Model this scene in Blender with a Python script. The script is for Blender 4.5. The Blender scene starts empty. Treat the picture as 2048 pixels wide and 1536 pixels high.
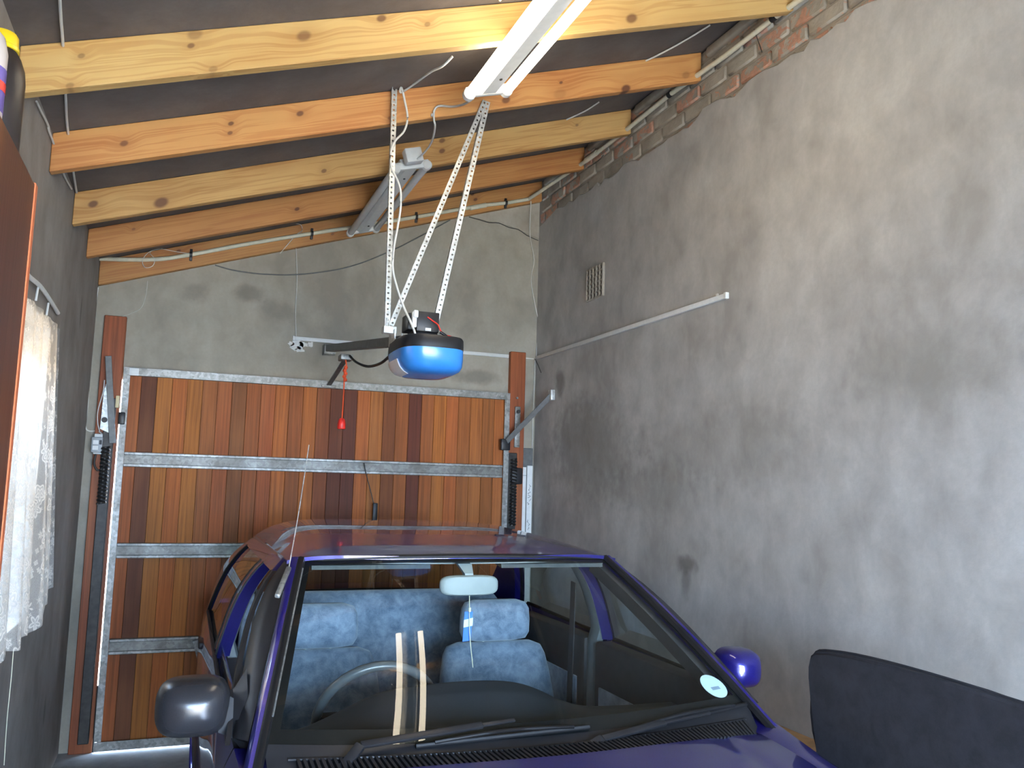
import bpy, bmesh, math, random
from mathutils import Vector, Matrix

# ------------------------------------------------------------------ camera, sky, exposure
SC = bpy.context.scene
COL = SC.collection
random.seed(7)

cam_d = bpy.data.cameras.new('camera')
cam_d.sensor_width = 36.0
cam_d.lens = 29.88
cam_d.clip_start = 0.02
cam = bpy.data.objects.new('camera', cam_d)
COL.objects.link(cam)
cam.matrix_world = Matrix(((0.93177, -0.06750, -0.35671, 0.0),
                           (-0.36203, -0.09923, -0.92687, 0.0),
                           (0.02717, 0.99277, -0.11690, 1.55),
                           (0, 0, 0, 1)))
SC.camera = cam

SKY_COLOR = (0.48, 0.69, 1.0)
SKY_STRENGTH = 84.0
SUN_STRENGTH = 220.0
TUBE_COLOR = (1.0, 0.87, 0.66)
TUBE_STRENGTH = 33.0
world = bpy.data.worlds.new('sky')
SC.world = world
world.use_nodes = True
wbg = world.node_tree.nodes['Background']
wbg.inputs[0].default_value = (*SKY_COLOR, 1)
wbg.inputs[1].default_value = SKY_STRENGTH

sun_d = bpy.data.lights.new('sun', 'SUN')
sun_d.energy = SUN_STRENGTH
sun_d.angle = math.radians(0.53)
sun_d.color = (1.0, 0.87, 0.68)
sun_o = bpy.data.objects.new('sun', sun_d)
sun_o.rotation_euler = Vector((-0.20, -0.62, -0.95)).to_track_quat('-Z', 'Y').to_euler()
COL.objects.link(sun_o)

SC.view_settings.view_transform = 'Standard'
SC.view_settings.look = 'None'
SC.view_settings.gamma = 1.0
SC.view_settings.exposure = -0.14
SC.view_settings.use_curve_mapping = False


def portal(name, loc, rot, sx, sy):
    d = bpy.data.lights.new(name, 'AREA')
    d.shape = 'RECTANGLE'
    d.size, d.size_y = sx, sy
    d.cycles.is_portal = True
    o = bpy.data.objects.new(name, d)
    o.location, o.rotation_euler = loc, rot
    COL.objects.link(o)


# daylight enters through the open doorway behind the camera and the small window
portal('doorway_daylight', (0.90, -2.19, 1.02), (math.radians(90), 0, 0), 2.50, 2.05)
portal('window_daylight', (-0.73, 3.36, 1.55), (0, math.radians(-90), 0), 1.16, 0.94)

# ------------------------------------------------------------------ node helpers


class NT:
    def __init__(self, name):
        self.m = bpy.data.materials.new(name)
        self.m.use_nodes = True
        self.t = self.m.node_tree
        self.t.nodes.clear()
        self.out = self.t.nodes.new('ShaderNodeOutputMaterial')

    def n(self, kind, ins=None, **props):
        nd = self.t.nodes.new('ShaderNode' + kind)
        for k, v in props.items():
            setattr(nd, k, v)
        if ins:
            for k, v in ins.items():
                self.put(nd.inputs[k], v)
        return nd

    def put(self, sock, v):
        if isinstance(v, bpy.types.NodeSocket):
            self.t.links.new(v, sock)
        elif isinstance(v, (tuple, list)) and len(v) == 3 and sock.type == 'RGBA':
            sock.default_value = (*v, 1)
        else:
            sock.default_value = v

    def math(self, op, a, b=0.0, c=0.0):
        nd = self.n('Math', {0: a, 1: b, 2: c}, operation=op)
        return nd.outputs[0]

    def vmath(self, op, a, b=(0, 0, 0)):
        nd = self.n('VectorMath', {0: a, 1: b}, operation=op)
        return nd.outputs['Value'] if op in ('LENGTH', 'DISTANCE', 'DOT_PRODUCT') else nd.outputs[0]

    def coord(self, which='Object'):
        return self.n('TexCoord').outputs[which]

    def scale(self, v, s):
        return self.vmath('MULTIPLY', v, s)

    def noise(self, v, s, detail=4.0, rough=0.55, dist=0.0):
        nd = self.n('TexNoise', {'Vector': v, 'Scale': s, 'Detail': detail, 'Roughness': rough, 'Distortion': dist})
        return nd.outputs[0]

    def ramp(self, fac, stops, interp='LINEAR'):
        nd = self.n('ValToRGB', {0: fac})
        cr = nd.color_ramp
        cr.interpolation = interp
        while len(cr.elements) < len(stops):
            cr.elements.new(0.5)
        for e, (p, c) in zip(cr.elements, stops):
            e.position = p
            e.color = (*c, 1) if isinstance(c, (tuple, list)) else (c, c, c, 1)
        return nd.outputs[0]

    def mix(self, fac, a, b, mode='MIX'):
        nd = self.n('Mix', data_type='RGBA', blend_type=mode)
        self.put(nd.inputs[0], fac)
        self.put(nd.inputs[6], a)
        self.put(nd.inputs[7], b)
        return nd.outputs[2]

    def maprange(self, v, a, b, c=0.0, d=1.0, smooth=True):
        nd = self.n('MapRange', {0: v, 1: a, 2: b, 3: c, 4: d})
        if smooth:
            nd.interpolation_type = 'SMOOTHSTEP'
        return nd.outputs[0]

    def bump(self, h, strength=0.3, dist=0.01):
        return self.n('Bump', {'Height': h, 'Strength': strength, 'Distance': dist}).outputs[0]

    def pbsdf(self, **ins):
        nd = self.n('BsdfPrincipled')
        for k, v in ins.items():
            self.put(nd.inputs[k.replace('_', ' ')], v)
        return nd.outputs[0]

    def done(self, sh):
        self.t.links.new(sh, self.out.inputs[0])
        return self.m


def plain(name, col, rough=0.6, metal=0.0, coat=0.0, var=0.12, scale=30.0, bump=0.0, spec=0.5):
    k = NT(name)
    c = k.coord()
    nz = k.noise(c, scale, 4)
    lo = tuple(x * (1 - var) for x in col)
    hi = tuple(min(1, x * (1 + var)) for x in col)
    base = k.ramp(nz, [(0.3, lo), (0.7, hi)])
    kw = dict(Base_Color=base, Roughness=rough, Metallic=metal, Coat_Weight=coat)
    sh = k.n('BsdfPrincipled')
    for a, b in kw.items():
        k.put(sh.inputs[a.replace('_', ' ')], b)
    k.put(sh.inputs['Specular IOR Level'], spec)
    if coat:
        k.put(sh.inputs['Coat Roughness'], 0.04)
    if bump:
        k.put(sh.inputs['Normal'], k.bump(nz, bump, 0.004))
    return k.done(sh.outputs[0])


def plaster(name, lo, mid, hi, spots=(), warm=(1, 1, 1)):
    """cement plaster with cloudy trowel patches; spots = stains and painted-in dim patches (centre, radii, strength)"""
    k = NT(name)
    c = k.coord()
    big = k.noise(c, 1.7, 3, 0.5, 0.6)
    med = k.noise(k.scale(c, (1.0, 1.0, 0.72)), 7.0, 6, 0.62, 0.25)
    fine = k.noise(c, 55, 3, 0.6)
    v = k.math('ADD', k.math('MULTIPLY', big, 0.55), k.math('MULTIPLY', med, 0.45))
    col = k.ramp(v, [(0.37, lo), (0.5, mid), (0.62, hi)])
    col = k.mix(k.maprange(fine, 0.25, 0.75, 0.0, 0.22), col, lo)
    for (ctr, rad, st) in spots:
        d = k.vmath('LENGTH', k.vmath('DIVIDE', k.vmath('SUBTRACT', c, ctr), rad))
        d = k.math('ADD', d, k.math('MULTIPLY', k.math('SUBTRACT', k.noise(c, 14, 3), 0.5), 0.9))
        col = k.mix(k.maprange(d, 0.35, 1.1, st, 0.0), col, (0.07, 0.06, 0.05))
    h = k.math('ADD', k.math('MULTIPLY', med, 0.6), k.math('MULTIPLY', fine, 0.25))
    return k.done(k.pbsdf(Base_Color=col, Roughness=0.92, Normal=k.bump(h, 0.28, 0.01)))


def pine(name, pale, deep, knots, slope=0.33, off=0.0):
    """planed pine with knots; knots = (x, z, radius, darkness)"""
    k = NT(name)
    c = k.coord()
    s = k.n('SeparateXYZ', {0: c})
    x, y, z = s.outputs
    zr = k.math('SUBTRACT', z, k.math('MULTIPLY', x, slope))
    knot = None
    halo = None
    for (kx, kz, r, dk) in knots:
        dx = k.math('DIVIDE', k.math('SUBTRACT', x, kx), r * 1.25)
        dz = k.math('DIVIDE', k.math('SUBTRACT', zr, kz - slope * kx), r)
        d = k.math('SQRT', k.math('ADD', k.math('MULTIPLY', dx, dx), k.math('MULTIPLY', dz, dz)))
        m = k.maprange(d, 0.55, 1.15, dk, 0.0)
        h = k.maprange(d, 0.6, 5.0, 1.0, 0.0)
        knot = m if knot is None else k.math('MAXIMUM', knot, m)
        halo = h if halo is None else k.math('MAXIMUM', halo, h)
    zz = k.math('ADD', zr, k.math('MULTIPLY', halo, 0.02)) if halo is not None else zr
    gv = k.n('CombineXYZ', {0: k.math('ADD', k.math('MULTIPLY', x, 1.1), off), 1: k.math('MULTIPLY', y, 22.0), 2: k.math('MULTIPLY', zz, 30.0)}).outputs[0]
    g1 = k.noise(gv, 1.0, 3, 0.5, 0.25)
    rings = k.math('SINE', k.math('MULTIPLY', g1, 34.0))
    fibre = k.noise(k.n('CombineXYZ', {0: k.math('MULTIPLY', x, 5.0), 1: k.math('MULTIPLY', y, 160.0), 2: k.math('MULTIPLY', zz, 190.0)}).outputs[0], 1.0, 3)
    patch = k.noise(k.n('CombineXYZ', {0: k.math('ADD', x, off), 1: y, 2: k.math('MULTIPLY', zr, 5.0)}).outputs[0], 1.6, 2)
    mixf = k.math('ADD', k.math('MULTIPLY', k.maprange(rings, -0.3, 1.0), 0.42), k.math('MULTIPLY', fibre, 0.22))
    mixf = k.math('ADD', mixf, k.maprange(patch, 0.35, 0.72, 0.0, 0.5))
    col = k.mix(mixf, pale, deep)
    if halo is not None:
        col = k.mix(k.math('MULTIPLY', k.math('MULTIPLY', halo, halo), 0.35), col, tuple(a * 0.75 for a in deep))
        col = k.mix(knot, col, (0.075, 0.022, 0.010))
    return k.done(k.pbsdf(Base_Color=col, Roughness=0.62, Normal=k.bump(fibre, 0.12, 0.004)))


def stained_wood(name, use_obj_color=True, base=(0.3, 0.09, 0.03), rough=0.6):
    """oiled hardwood, upright grain; colour of each plank comes from the object's own colour"""
    k = NT(name)
    c = k.coord()
    oi = k.n('ObjectInfo')
    rnd = k.vmath('SCALE', (13.0, 7.0, 5.0))
    cc = k.vmath('ADD', c, k.n('CombineXYZ', {0: k.math('MULTIPLY', oi.outputs['Random'], 40.0), 2: k.math('MULTIPLY', oi.outputs['Random'], 17.0)}).outputs[0])
    grain = k.noise(k.scale(cc, (75.0, 75.0, 1.6)), 1.0, 4, 0.6, 0.2)
    pore = k.noise(k.scale(cc, (260.0, 260.0, 7.0)), 1.0, 2)
    blot = k.noise(k.scale(cc, (6.0, 6.0, 1.2)), 1.0, 2)
    b = oi.outputs['Color'] if use_obj_color else base
    col = k.mix(k.maprange(grain, 0.3, 0.75, 0.0, 0.5), b, (0.05, 0.016, 0.008))
    col = k.mix(k.maprange(pore, 0.55, 0.8, 0.0, 0.35), col, (0.03, 0.01, 0.006))
    col = k.mix(k.maprange(blot, 0.45, 0.75, 0.0, 0.25), col, (0.42, 0.17, 0.06))
    return k.done(k.pbsdf(Base_Color=col, Roughness=rough, Specular_IOR_Level=0.22, Normal=k.bump(grain, 0.15, 0.003)))


def galvanised(name, col=(0.25, 0.25, 0.235), dirt=0.4):
    k = NT(name)
    c = k.coord()
    vo = k.n('TexVoronoi', {'Vector': c, 'Scale': 70.0}).outputs['Color']
    g = k.n('SeparateColor', {0: vo}).outputs[0]
    nz = k.noise(c, 9, 4)
    cc = k.ramp(g, [(0.0, tuple(x * 0.75 for x in col)), (1.0, tuple(min(1, x * 1.3) for x in col))])
    cc = k.mix(k.maprange(nz, 0.42, 0.68, 0.0, dirt), cc, (0.06, 0.055, 0.045))
    return k.done(k.pbsdf(Base_Color=cc, Roughness=k.math('ADD', 0.38, k.math('MULTIPLY', nz, 0.2)), Metallic=0.55))


def thin_glass(name, tint=(0.86, 0.92, 0.9), ior=1.72):
    k = NT(name)
    geo = k.n('NewGeometry')
    i = k.mix(geo.outputs['Backfacing'], (ior,) * 3, (1.0 / ior,) * 3)
    fr = k.n('Fresnel', {0: i}).outputs[0]
    tr = k.n('BsdfTransparent', {0: tint}).outputs[0]
    gl = k.n('BsdfGlossy', {0: (1, 1, 1), 1: 0.0}).outputs[0]
    ms = k.n('MixShader', {0: fr, 1: tr, 2: gl}).outputs[0]
    return k.done(ms)


def emitter(name, col, strength):
    k = NT(name)
    return k.done(k.n('Emission', {0: col, 1: strength}).outputs[0])


def velour(name, lo, hi, sheen=0.5):
    k = NT(name)
    c = k.coord()
    a = k.noise(c, 17, 6, 0.65, 0.4)
    f = k.noise(c, 320, 2)
    v = k.math('ADD', k.math('MULTIPLY', a, 0.8), k.math('MULTIPLY', f, 0.2))
    col = k.ramp(v, [(0.36, lo), (0.62, hi)])
    return k.done(k.pbsdf(Base_Color=col, Roughness=0.95, Sheen_Weight=sheen, Normal=k.bump(f, 0.2, 0.002)))


def lace(name):
    k = NT(name)
    uv = k.coord('UV')
    net = k.n('TexVoronoi', {'Vector': uv, 'Scale': 420.0}).outputs['Distance']
    dens = None
    for (sc, rnd, rad, petals, off) in ((10.0, 0.85, 0.36, 5.0, (0, 0, 0)), (17.0, 1.0, 0.30, 6.0, (3.37, 1.71, 0)), (28.0, 1.0, 0.27, 4.0, (7.1, 5.3, 0))):
        v = k.vmath('ADD', uv, off)
        fl = k.n('TexVoronoi', {'Vector': v, 'Scale': sc, 'Randomness': rnd})
        pos = k.vmath('SUBTRACT', k.scale(v, (sc, sc, sc)), k.scale(fl.outputs['Position'], (sc, sc, sc)))
        spx = k.n('SeparateXYZ', {0: pos})
        ang = k.math('ARCTAN2', spx.outputs[1], spx.outputs[0])
        dd = k.math('ADD', fl.outputs['Distance'], k.math('MULTIPLY', k.math('SINE', k.math('MULTIPLY', ang, petals)), 0.055))
        disc = k.maprange(dd, rad, rad + .05, 1.0, 0.0)
        rim = k.math('SINE', k.math('MULTIPLY', dd, 40.0))
        f = k.math('MULTIPLY', disc, k.maprange(rim, -0.5, 0.5, 0.62, 0.97))
        dens = f if dens is None else k.math('MAXIMUM', dens, f)
    netd = k.maprange(net, 0.15, 0.55, 0.30, 0.50)
    dens = k.math('MAXIMUM', dens, netd)
    dif = k.n('BsdfDiffuse', {0: (0.80, 0.76, 0.70)}).outputs[0]
    trl = k.n('BsdfTranslucent', {0: (0.72, 0.68, 0.62)}).outputs[0]
    cl = k.n('MixShader', {0: 0.42, 1: dif, 2: trl}).outputs[0]
    tp = k.n('BsdfTransparent', {0: (1, 1, 1)}).outputs[0]
    return k.done(k.n('MixShader', {0: dens, 1: tp, 2: cl}).outputs[0])


def brickwork(name, clay, smear):
    """old clay brick, mostly smeared with mortar; obj colour alpha-free random picks how bare it is"""
    k = NT(name)
    c = k.coord()
    oi = k.n('ObjectInfo')
    n1 = k.noise(c, 16, 4, 0.6, 0.6)
    n2 = k.noise(c, 45, 3)
    bare = k.n('SeparateColor', {0: oi.outputs['Color']}).outputs[0]
    th = k.math('SUBTRACT', 1.0, bare)
    f = k.math('GREATER_THAN', k.math('ADD', n1, k.math('MULTIPLY', n2, 0.18)), k.math('ADD', 0.30, k.math('MULTIPLY', th, 0.55)))
    grey = k.ramp(k.noise(c, 6, 4), [(0.3, tuple(x * 0.6 for x in smear)), (0.7, smear)])
    red = k.ramp(n2, [(0.3, tuple(x * 0.75 for x in clay)), (0.7, clay)])
    col = k.mix(f, grey, red)
    h = k.math('ADD', n1, k.math('MULTIPLY', n2, 0.4))
    return k.done(k.pbsdf(Base_Color=col, Roughness=0.93, Normal=k.bump(h, 0.5, 0.012)))


M = {}
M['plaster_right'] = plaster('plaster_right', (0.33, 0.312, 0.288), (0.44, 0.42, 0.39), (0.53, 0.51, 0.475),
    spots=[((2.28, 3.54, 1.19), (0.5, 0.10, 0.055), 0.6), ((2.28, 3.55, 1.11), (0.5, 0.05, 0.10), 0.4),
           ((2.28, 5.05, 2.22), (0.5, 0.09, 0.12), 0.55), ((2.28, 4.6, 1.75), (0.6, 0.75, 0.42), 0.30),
           ((2.28, 3.2, 1.75), (0.6, 0.9, 0.22), 0.22), ((2.28, 2.45, 2.30), (0.6, 0.25, 0.22), 0.18),  # broad weak spots: part stain, part dimness between lamp and daylight put into colour
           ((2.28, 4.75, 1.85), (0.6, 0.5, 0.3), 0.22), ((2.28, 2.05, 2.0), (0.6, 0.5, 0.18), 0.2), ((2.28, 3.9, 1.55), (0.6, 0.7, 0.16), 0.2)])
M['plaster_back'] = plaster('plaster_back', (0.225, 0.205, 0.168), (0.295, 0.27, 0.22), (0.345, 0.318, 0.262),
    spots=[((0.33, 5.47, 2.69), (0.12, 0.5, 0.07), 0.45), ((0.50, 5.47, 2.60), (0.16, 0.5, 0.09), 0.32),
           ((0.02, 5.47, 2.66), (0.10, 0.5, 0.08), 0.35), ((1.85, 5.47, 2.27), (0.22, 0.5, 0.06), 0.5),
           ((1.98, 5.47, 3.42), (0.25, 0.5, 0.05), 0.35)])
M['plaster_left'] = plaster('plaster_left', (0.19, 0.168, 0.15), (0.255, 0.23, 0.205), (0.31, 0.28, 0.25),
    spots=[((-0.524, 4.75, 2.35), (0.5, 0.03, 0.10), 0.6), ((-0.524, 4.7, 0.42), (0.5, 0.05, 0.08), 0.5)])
M['concrete'] = plaster('concrete_floor', (0.22, 0.215, 0.205), (0.31, 0.305, 0.295), (0.38, 0.375, 0.365))
M['outside_ground'] = plaster('outside_paving', (0.36, 0.32, 0.26), (0.44, 0.39, 0.32), (0.50, 0.45, 0.37))
M['added_wall'] = plaster('added_wall', (0.40, 0.33, 0.25), (0.47, 0.40, 0.31), (0.54, 0.46, 0.37))
M['mortar'] = plaster('mortar', (0.24, 0.21, 0.17), (0.34, 0.305, 0.25), (0.42, 0.38, 0.32))
M['underlay'] = plaster('roof_underlay', (0.075, 0.061, 0.054), (0.10, 0.083, 0.074), (0.125, 0.105, 0.094))
M['brick'] = brickwork('clay_brick', (0.50, 0.27, 0.185), (0.42, 0.37, 0.30))
M['plank'] = stained_wood('door_plank_wood')
M['post_wood'] = stained_wood('post_wood', False, (0.27, 0.075, 0.028), 0.5)
M['cupboard_wood'] = stained_wood('cupboard_veneer', False, (0.10, 0.038, 0.028), 0.4)
M['reveal'] = plain('white_bounce_reveal', (0.72, 0.71, 0.68), 0.8, var=0.06)  # white lining added to bounce daylight and blow out behind the curtain
M['edge_wood'] = plain('edge_strip_orange', (0.62, 0.16, 0.06), 0.5, var=0.15, scale=60)
M['galv'] = galvanised('galvanised_steel')
M['galv_web'] = galvanised('recess_shaded_galvanised', (0.15, 0.15, 0.138), 0.5)  # darker copy of the galvanised steel, recess shade put into its colour
M['galv_bright'] = galvanised('galvanised_angle', (0.62, 0.62, 0.58), 0.12)
M['dark_steel'] = plain('dark_greased_steel', (0.035, 0.033, 0.031), 0.5, 0.6, var=0.3)
M['grey_steel'] = plain('painted_grey_steel', (0.11, 0.115, 0.115), 0.5, 0.3, var=0.2)
M['white_pvc'] = plain('white_pvc', (0.80, 0.79, 0.74), 0.45, var=0.05)
M['cream_pvc'] = plain('cream_conduit_pvc', (0.74, 0.68, 0.50), 0.5, var=0.08)
M['white_enamel'] = plain('white_enamel', (0.82, 0.81, 0.76), 0.35, var=0.04)
M['tube_off'] = plain('fluorescent_glass_off', (0.66, 0.65, 0.62), 0.2, var=0.03)
M['tube_on'] = emitter('fluorescent_glass_lit', TUBE_COLOR, TUBE_STRENGTH)
M['black_plastic'] = plain('black_plastic', (0.014, 0.014, 0.016), 0.42, var=0.15, spec=0.35)
M['black_rubber'] = plain('black_rubber', (0.007, 0.007, 0.008), 0.5, var=0.15, spec=0.25)
M['mirror_plastic'] = plain('grained_black_plastic', (0.020, 0.020, 0.023), 0.24, var=0.1, scale=400, bump=0.05)
M['blue_plastic'] = plain('blue_cover_plastic', (0.035, 0.22, 0.62), 0.22, var=0.06)
M['white_lens'] = plain('white_lens', (0.75, 0.74, 0.72), 0.3, var=0.03)
M['red_plastic'] = plain('red_plastic', (0.75, 0.03, 0.02), 0.4, var=0.08)
M['red_cord'] = plain('red_cord', (0.85, 0.10, 0.03), 0.7, var=0.1)
M['cord_white'] = plain('white_cord', (0.72, 0.70, 0.64), 0.6, var=0.06)
M['wire_thin'] = plain('thin_grey_wire', (0.48, 0.45, 0.40), 0.6, var=0.1)
M['wire_dark'] = plain('dark_wire', (0.03, 0.026, 0.022), 0.6, var=0.1)
M['yellow_plastic'] = plain('yellow_plastic', (0.85, 0.55, 0.015), 0.35, var=0.05)
M['bottle_black'] = plain('bottle_black', (0.022, 0.017, 0.016), 0.4, var=0.1)
M['grey_box'] = plain('grey_isolator_plastic', (0.30, 0.32, 0.33), 0.45, var=0.06)
M['dirty_cream'] = plain('yellowed_plastic', (0.60, 0.50, 0.28), 0.5, var=0.1)
M['plaster_dab'] = plain('white_filler', (0.74, 0.72, 0.66), 0.9, var=0.1, bump=0.4)
M['lace'] = lace('flowered_lace')
M['window_frame'] = plain('steel_window_frame', (0.55, 0.53, 0.5), 0.5, var=0.06)
M['window_pane'] = thin_glass('window_pane', (0.94, 0.96, 0.96))
M['vent_clay'] = plain('vent_clay', (0.30, 0.27, 0.225), 0.9, var=0.2, scale=40, bump=0.3)
M['hole_dark'] = plain('vent_hole', (0.03, 0.028, 0.025), 0.9)
M['ink'] = plain('marker_ink', (0.03, 0.03, 0.05), 0.8)
M['bench_wood'] = plain('bench_timber', (0.36, 0.21, 0.09), 0.6, var=0.25, scale=18)
M['black_fabric'] = velour('black_upholstery', (0.014, 0.014, 0.018), (0.026, 0.026, 0.034), 0.0)

k = NT('car_paint')
_c = k.coord()
_fl = k.n('TexVoronoi', {'Vector': _c, 'Scale': 900.0}).outputs['Color']
_g = k.n('SeparateColor', {0: _fl}).outputs[0]
_col = k.ramp(_g, [(0.0, (0.009, 0.007, 0.115)), (1.0, (0.017, 0.014, 0.20))])
M['paint'] = k.done(k.pbsdf(Base_Color=_col, Metallic=0.45, Roughness=0.32, Coat_Weight=1.0, Coat_Roughness=0.03, Coat_IOR=1.6))
M['windscreen'] = thin_glass('windscreen_glass', (0.84, 0.90, 0.88), 1.31)
M['side_glass'] = thin_glass('side_glass', (0.72, 0.79, 0.77), 1.8)
M['velour'] = velour('blue_grey_velour', (0.15, 0.195, 0.27), (0.36, 0.42, 0.52))
M['dash'] = plain('dashboard_plastic', (0.022, 0.025, 0.032), 0.7, var=0.1, scale=300, bump=0.1)
M['trim_grey'] = plain('grey_interior_trim', (0.22, 0.235, 0.235), 0.6, var=0.06)
M['door_card'] = plain('dark_door_card', (0.055, 0.05, 0.05), 0.7, var=0.1)
M['headlining'] = plain('headlining', (0.34, 0.33, 0.31), 0.9, var=0.05)
M['rvm'] = plain('grey_mirror_housing', (0.36, 0.38, 0.37), 0.5, var=0.03)
M['wheel_leather'] = plain('steering_leather', (0.10, 0.102, 0.105), 0.30, var=0.1)
M['tyre'] = plain('tyre_rubber', (0.02, 0.02, 0.02), 0.85, var=0.15)
M['alloy'] = plain('wheel_silver', (0.5, 0.5, 0.52), 0.35, 0.7)
M['lamp_clear'] = plain('headlamp_lens', (0.6, 0.62, 0.64), 0.08, 0.2, coat=1.0)
M['lamp_red'] = plain('tail_lamp_red', (0.45, 0.01, 0.01), 0.15, coat=1.0)
M['disc_paper'] = plain('licence_paper', (0.62, 0.74, 0.76), 0.6, var=0.04)
M['disc_mark'] = plain('licence_print', (0.25, 0.33, 0.42), 0.6)
M['tag_blue'] = plain('tag_blue', (0.02, 0.16, 0.70), 0.5, var=0.05)
M['tag_white'] = plain('tag_white', (0.75, 0.80, 0.80), 0.6, var=0.04)
M['string'] = plain('tag_string', (0.72, 0.66, 0.48), 0.8)
M['mirror'] = plain('mirror_silver', (0.9, 0.9, 0.9), 0.02, 1.0, var=0.0)
M['label_print'] = plain('bottle_label', (0.10, 0.07, 0.28), 0.5, var=0.2)
M['pale_plastic'] = plain('pale_bottle', (0.62, 0.52, 0.46), 0.45, var=0.05)

# ------------------------------------------------------------------ mesh helpers


class MB:
    def __init__(self):
        self.v, self.f, self.uv = [], [], None

    def add(self, vs, fs):
        b = len(self.v)
        self.v += [tuple(p) for p in vs]
        self.f += [tuple(i + b for i in q) for q in fs]
        return self

    def box(self, x0, x1, y0, y1, z0, z1, bevel=0.0, seg=2):
        if bevel <= 0:
            vs = [(x, y, z) for z in (z0, z1) for (x, y) in ((x0, y0), (x1, y0), (x1, y1), (x0, y1))]
            return self.add(vs, [(3, 2, 1, 0), (4, 5, 6, 7), (0, 1, 5, 4), (1, 2, 6, 5), (2, 3, 7, 6), (3, 0, 4, 7)])
        bm = bmesh.new()
        bmesh.ops.create_cube(bm, size=1.0)
        for v in bm.verts:
            v.co = Vector(((x0 + x1) / 2 + v.co.x * (x1 - x0), (y0 + y1) / 2 + v.co.y * (y1 - y0), (z0 + z1) / 2 + v.co.z * (z1 - z0)))
        bmesh.ops.bevel(bm, geom=list(bm.edges), offset=bevel, segments=seg, profile=0.5, affect='EDGES')
        return self.bm(bm)

    def bm(self, bm):
        bm.verts.index_update()
        self.add([v.co[:] for v in bm.verts], [[v.index for v in f.verts] for f in bm.faces])
        bm.free()
        return self

    def obox(self, p0, p1, w, h, up=(0, 0, 1), bevel=0.0):
        """bar from p0 to p1, w across, h along up"""
        p0, p1 = Vector(p0), Vector(p1)
        d = (p1 - p0)
        ln = d.length
        d.normalize()
        side = d.cross(Vector(up))
        side.normalize()
        u = side.cross(d)
        t = MB().box(-w / 2, w / 2, 0, ln, -h / 2, h / 2, bevel)
        return self.add([p0 + side * a + d * b + u * c for a, b, c in t.v], t.f)

    def prism(self, poly, axis, a, b):
        """extrude 2D polygon along axis ('x','y','z') from a to b"""
        n = len(poly)

        def P(p, t):
            return {'x': (t, p[0], p[1]), 'y': (p[0], t, p[1]), 'z': (p[0], p[1], t)}[axis]
        vs = [P(p, a) for p in poly] + [P(p, b) for p in poly]
        fs = [tuple(range(n - 1, -1, -1)), tuple(range(n, 2 * n))]
        fs += [(i, (i + 1) % n, n + (i + 1) % n, n + i) for i in range(n)]
        return self.add(vs, fs)

    def loft(self, rings, closed=True, cap=True):
        n = len(rings[0])
        vs = [p for r in rings for p in r]
        fs = []
        for j in range(len(rings) - 1):
            for i in range(n if closed else n - 1):
                a, b = j * n + i, j * n + (i + 1) % n
                fs.append((a, b, b + n, a + n))
        if cap and closed:
            fs.append(tuple(range(n - 1, -1, -1)))
            fs.append(tuple(range((len(rings) - 1) * n, len(rings) * n)))
        return self.add(vs, fs)

    def grid(self, fn, nu, nv, flip=False):
        vs = [fn(i / nu, j / nv) for j in range(nv + 1) for i in range(nu + 1)]
        fs = []
        for j in range(nv):
            for i in range(nu):
                a = j * (nu + 1) + i
                q = (a, a + 1, a + nu + 2, a + nu + 1)
                fs.append(q[::-1] if flip else q)
        return self.add(vs, fs)

    def shell(self, fn, nu, nv, off):
        """grid with thickness: off(u,v) gives displaced twin point"""
        o = [fn(i / nu, j / nv) for j in range(nv + 1) for i in range(nu + 1)]
        w = [off(i / nu, j / nv) for j in range(nv + 1) for i in range(nu + 1)]
        n = len(o)
        fs = []
        for j in range(nv):
            for i in range(nu):
                a = j * (nu + 1) + i
                fs.append((a, a + 1, a + nu + 2, a + nu + 1))
                fs.append((n + a + nu + 1, n + a + nu + 2, n + a + 1, n + a))
        W = nu + 1
        for i in range(nu):
            fs.append((i + 1, i, n + i, n + i + 1))
            t = nv * W + i
            fs.append((t, t + 1, n + t + 1, n + t))
        for j in range(nv):
            a, b = j * W, (j + 1) * W
            fs.append((a, b, n + b, n + a))
            a, b = a + nu, b + nu
            fs.append((b, a, n + a, n + b))
        return self.add(o + w, fs)

    def tube(self, pts, r, n=8, smooth=6, cap=True):
        pts = [Vector(p) for p in pts]
        if smooth > 1 and len(pts) > 2:
            q = []
            for i in range(len(pts) - 1):
                p0, p1 = pts[max(i - 1, 0)], pts[i]
                p2, p3 = pts[i + 1], pts[min(i + 2, len(pts) - 1)]
                for s in range(smooth):
                    t = s / smooth
                    q.append(0.5 * ((2 * p1) + (p2 - p0) * t + (2 * p0 - 5 * p1 + 4 * p2 - p3) * t * t + (3 * p1 - p0 - 3 * p2 + p3) * t ** 3))
            q.append(pts[-1])
            pts = q
        rings = []
        ref = None
        for i, p in enumerate(pts):
            d = (pts[min(i + 1, len(pts) - 1)] - pts[max(i - 1, 0)])
            if d.length < 1e-9:
                d = Vector((0, 0, 1))
            d.normalize()
            if ref is None:
                ref = Vector((0, 0, 1)) if abs(d.z) < 0.9 else Vector((1, 0, 0))
            a = d.cross(ref)
            a.normalize()
            b = d.cross(a)
            ref = b.cross(d) if False else ref
            rr = r(i / max(1, len(pts) - 1)) if callable(r) else r
            rings.append([p + a * math.cos(2 * math.pi * k_ / n) * rr + b * math.sin(2 * math.pi * k_ / n) * rr for k_ in range(n)])
        return self.loft(rings, True, cap)

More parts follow.
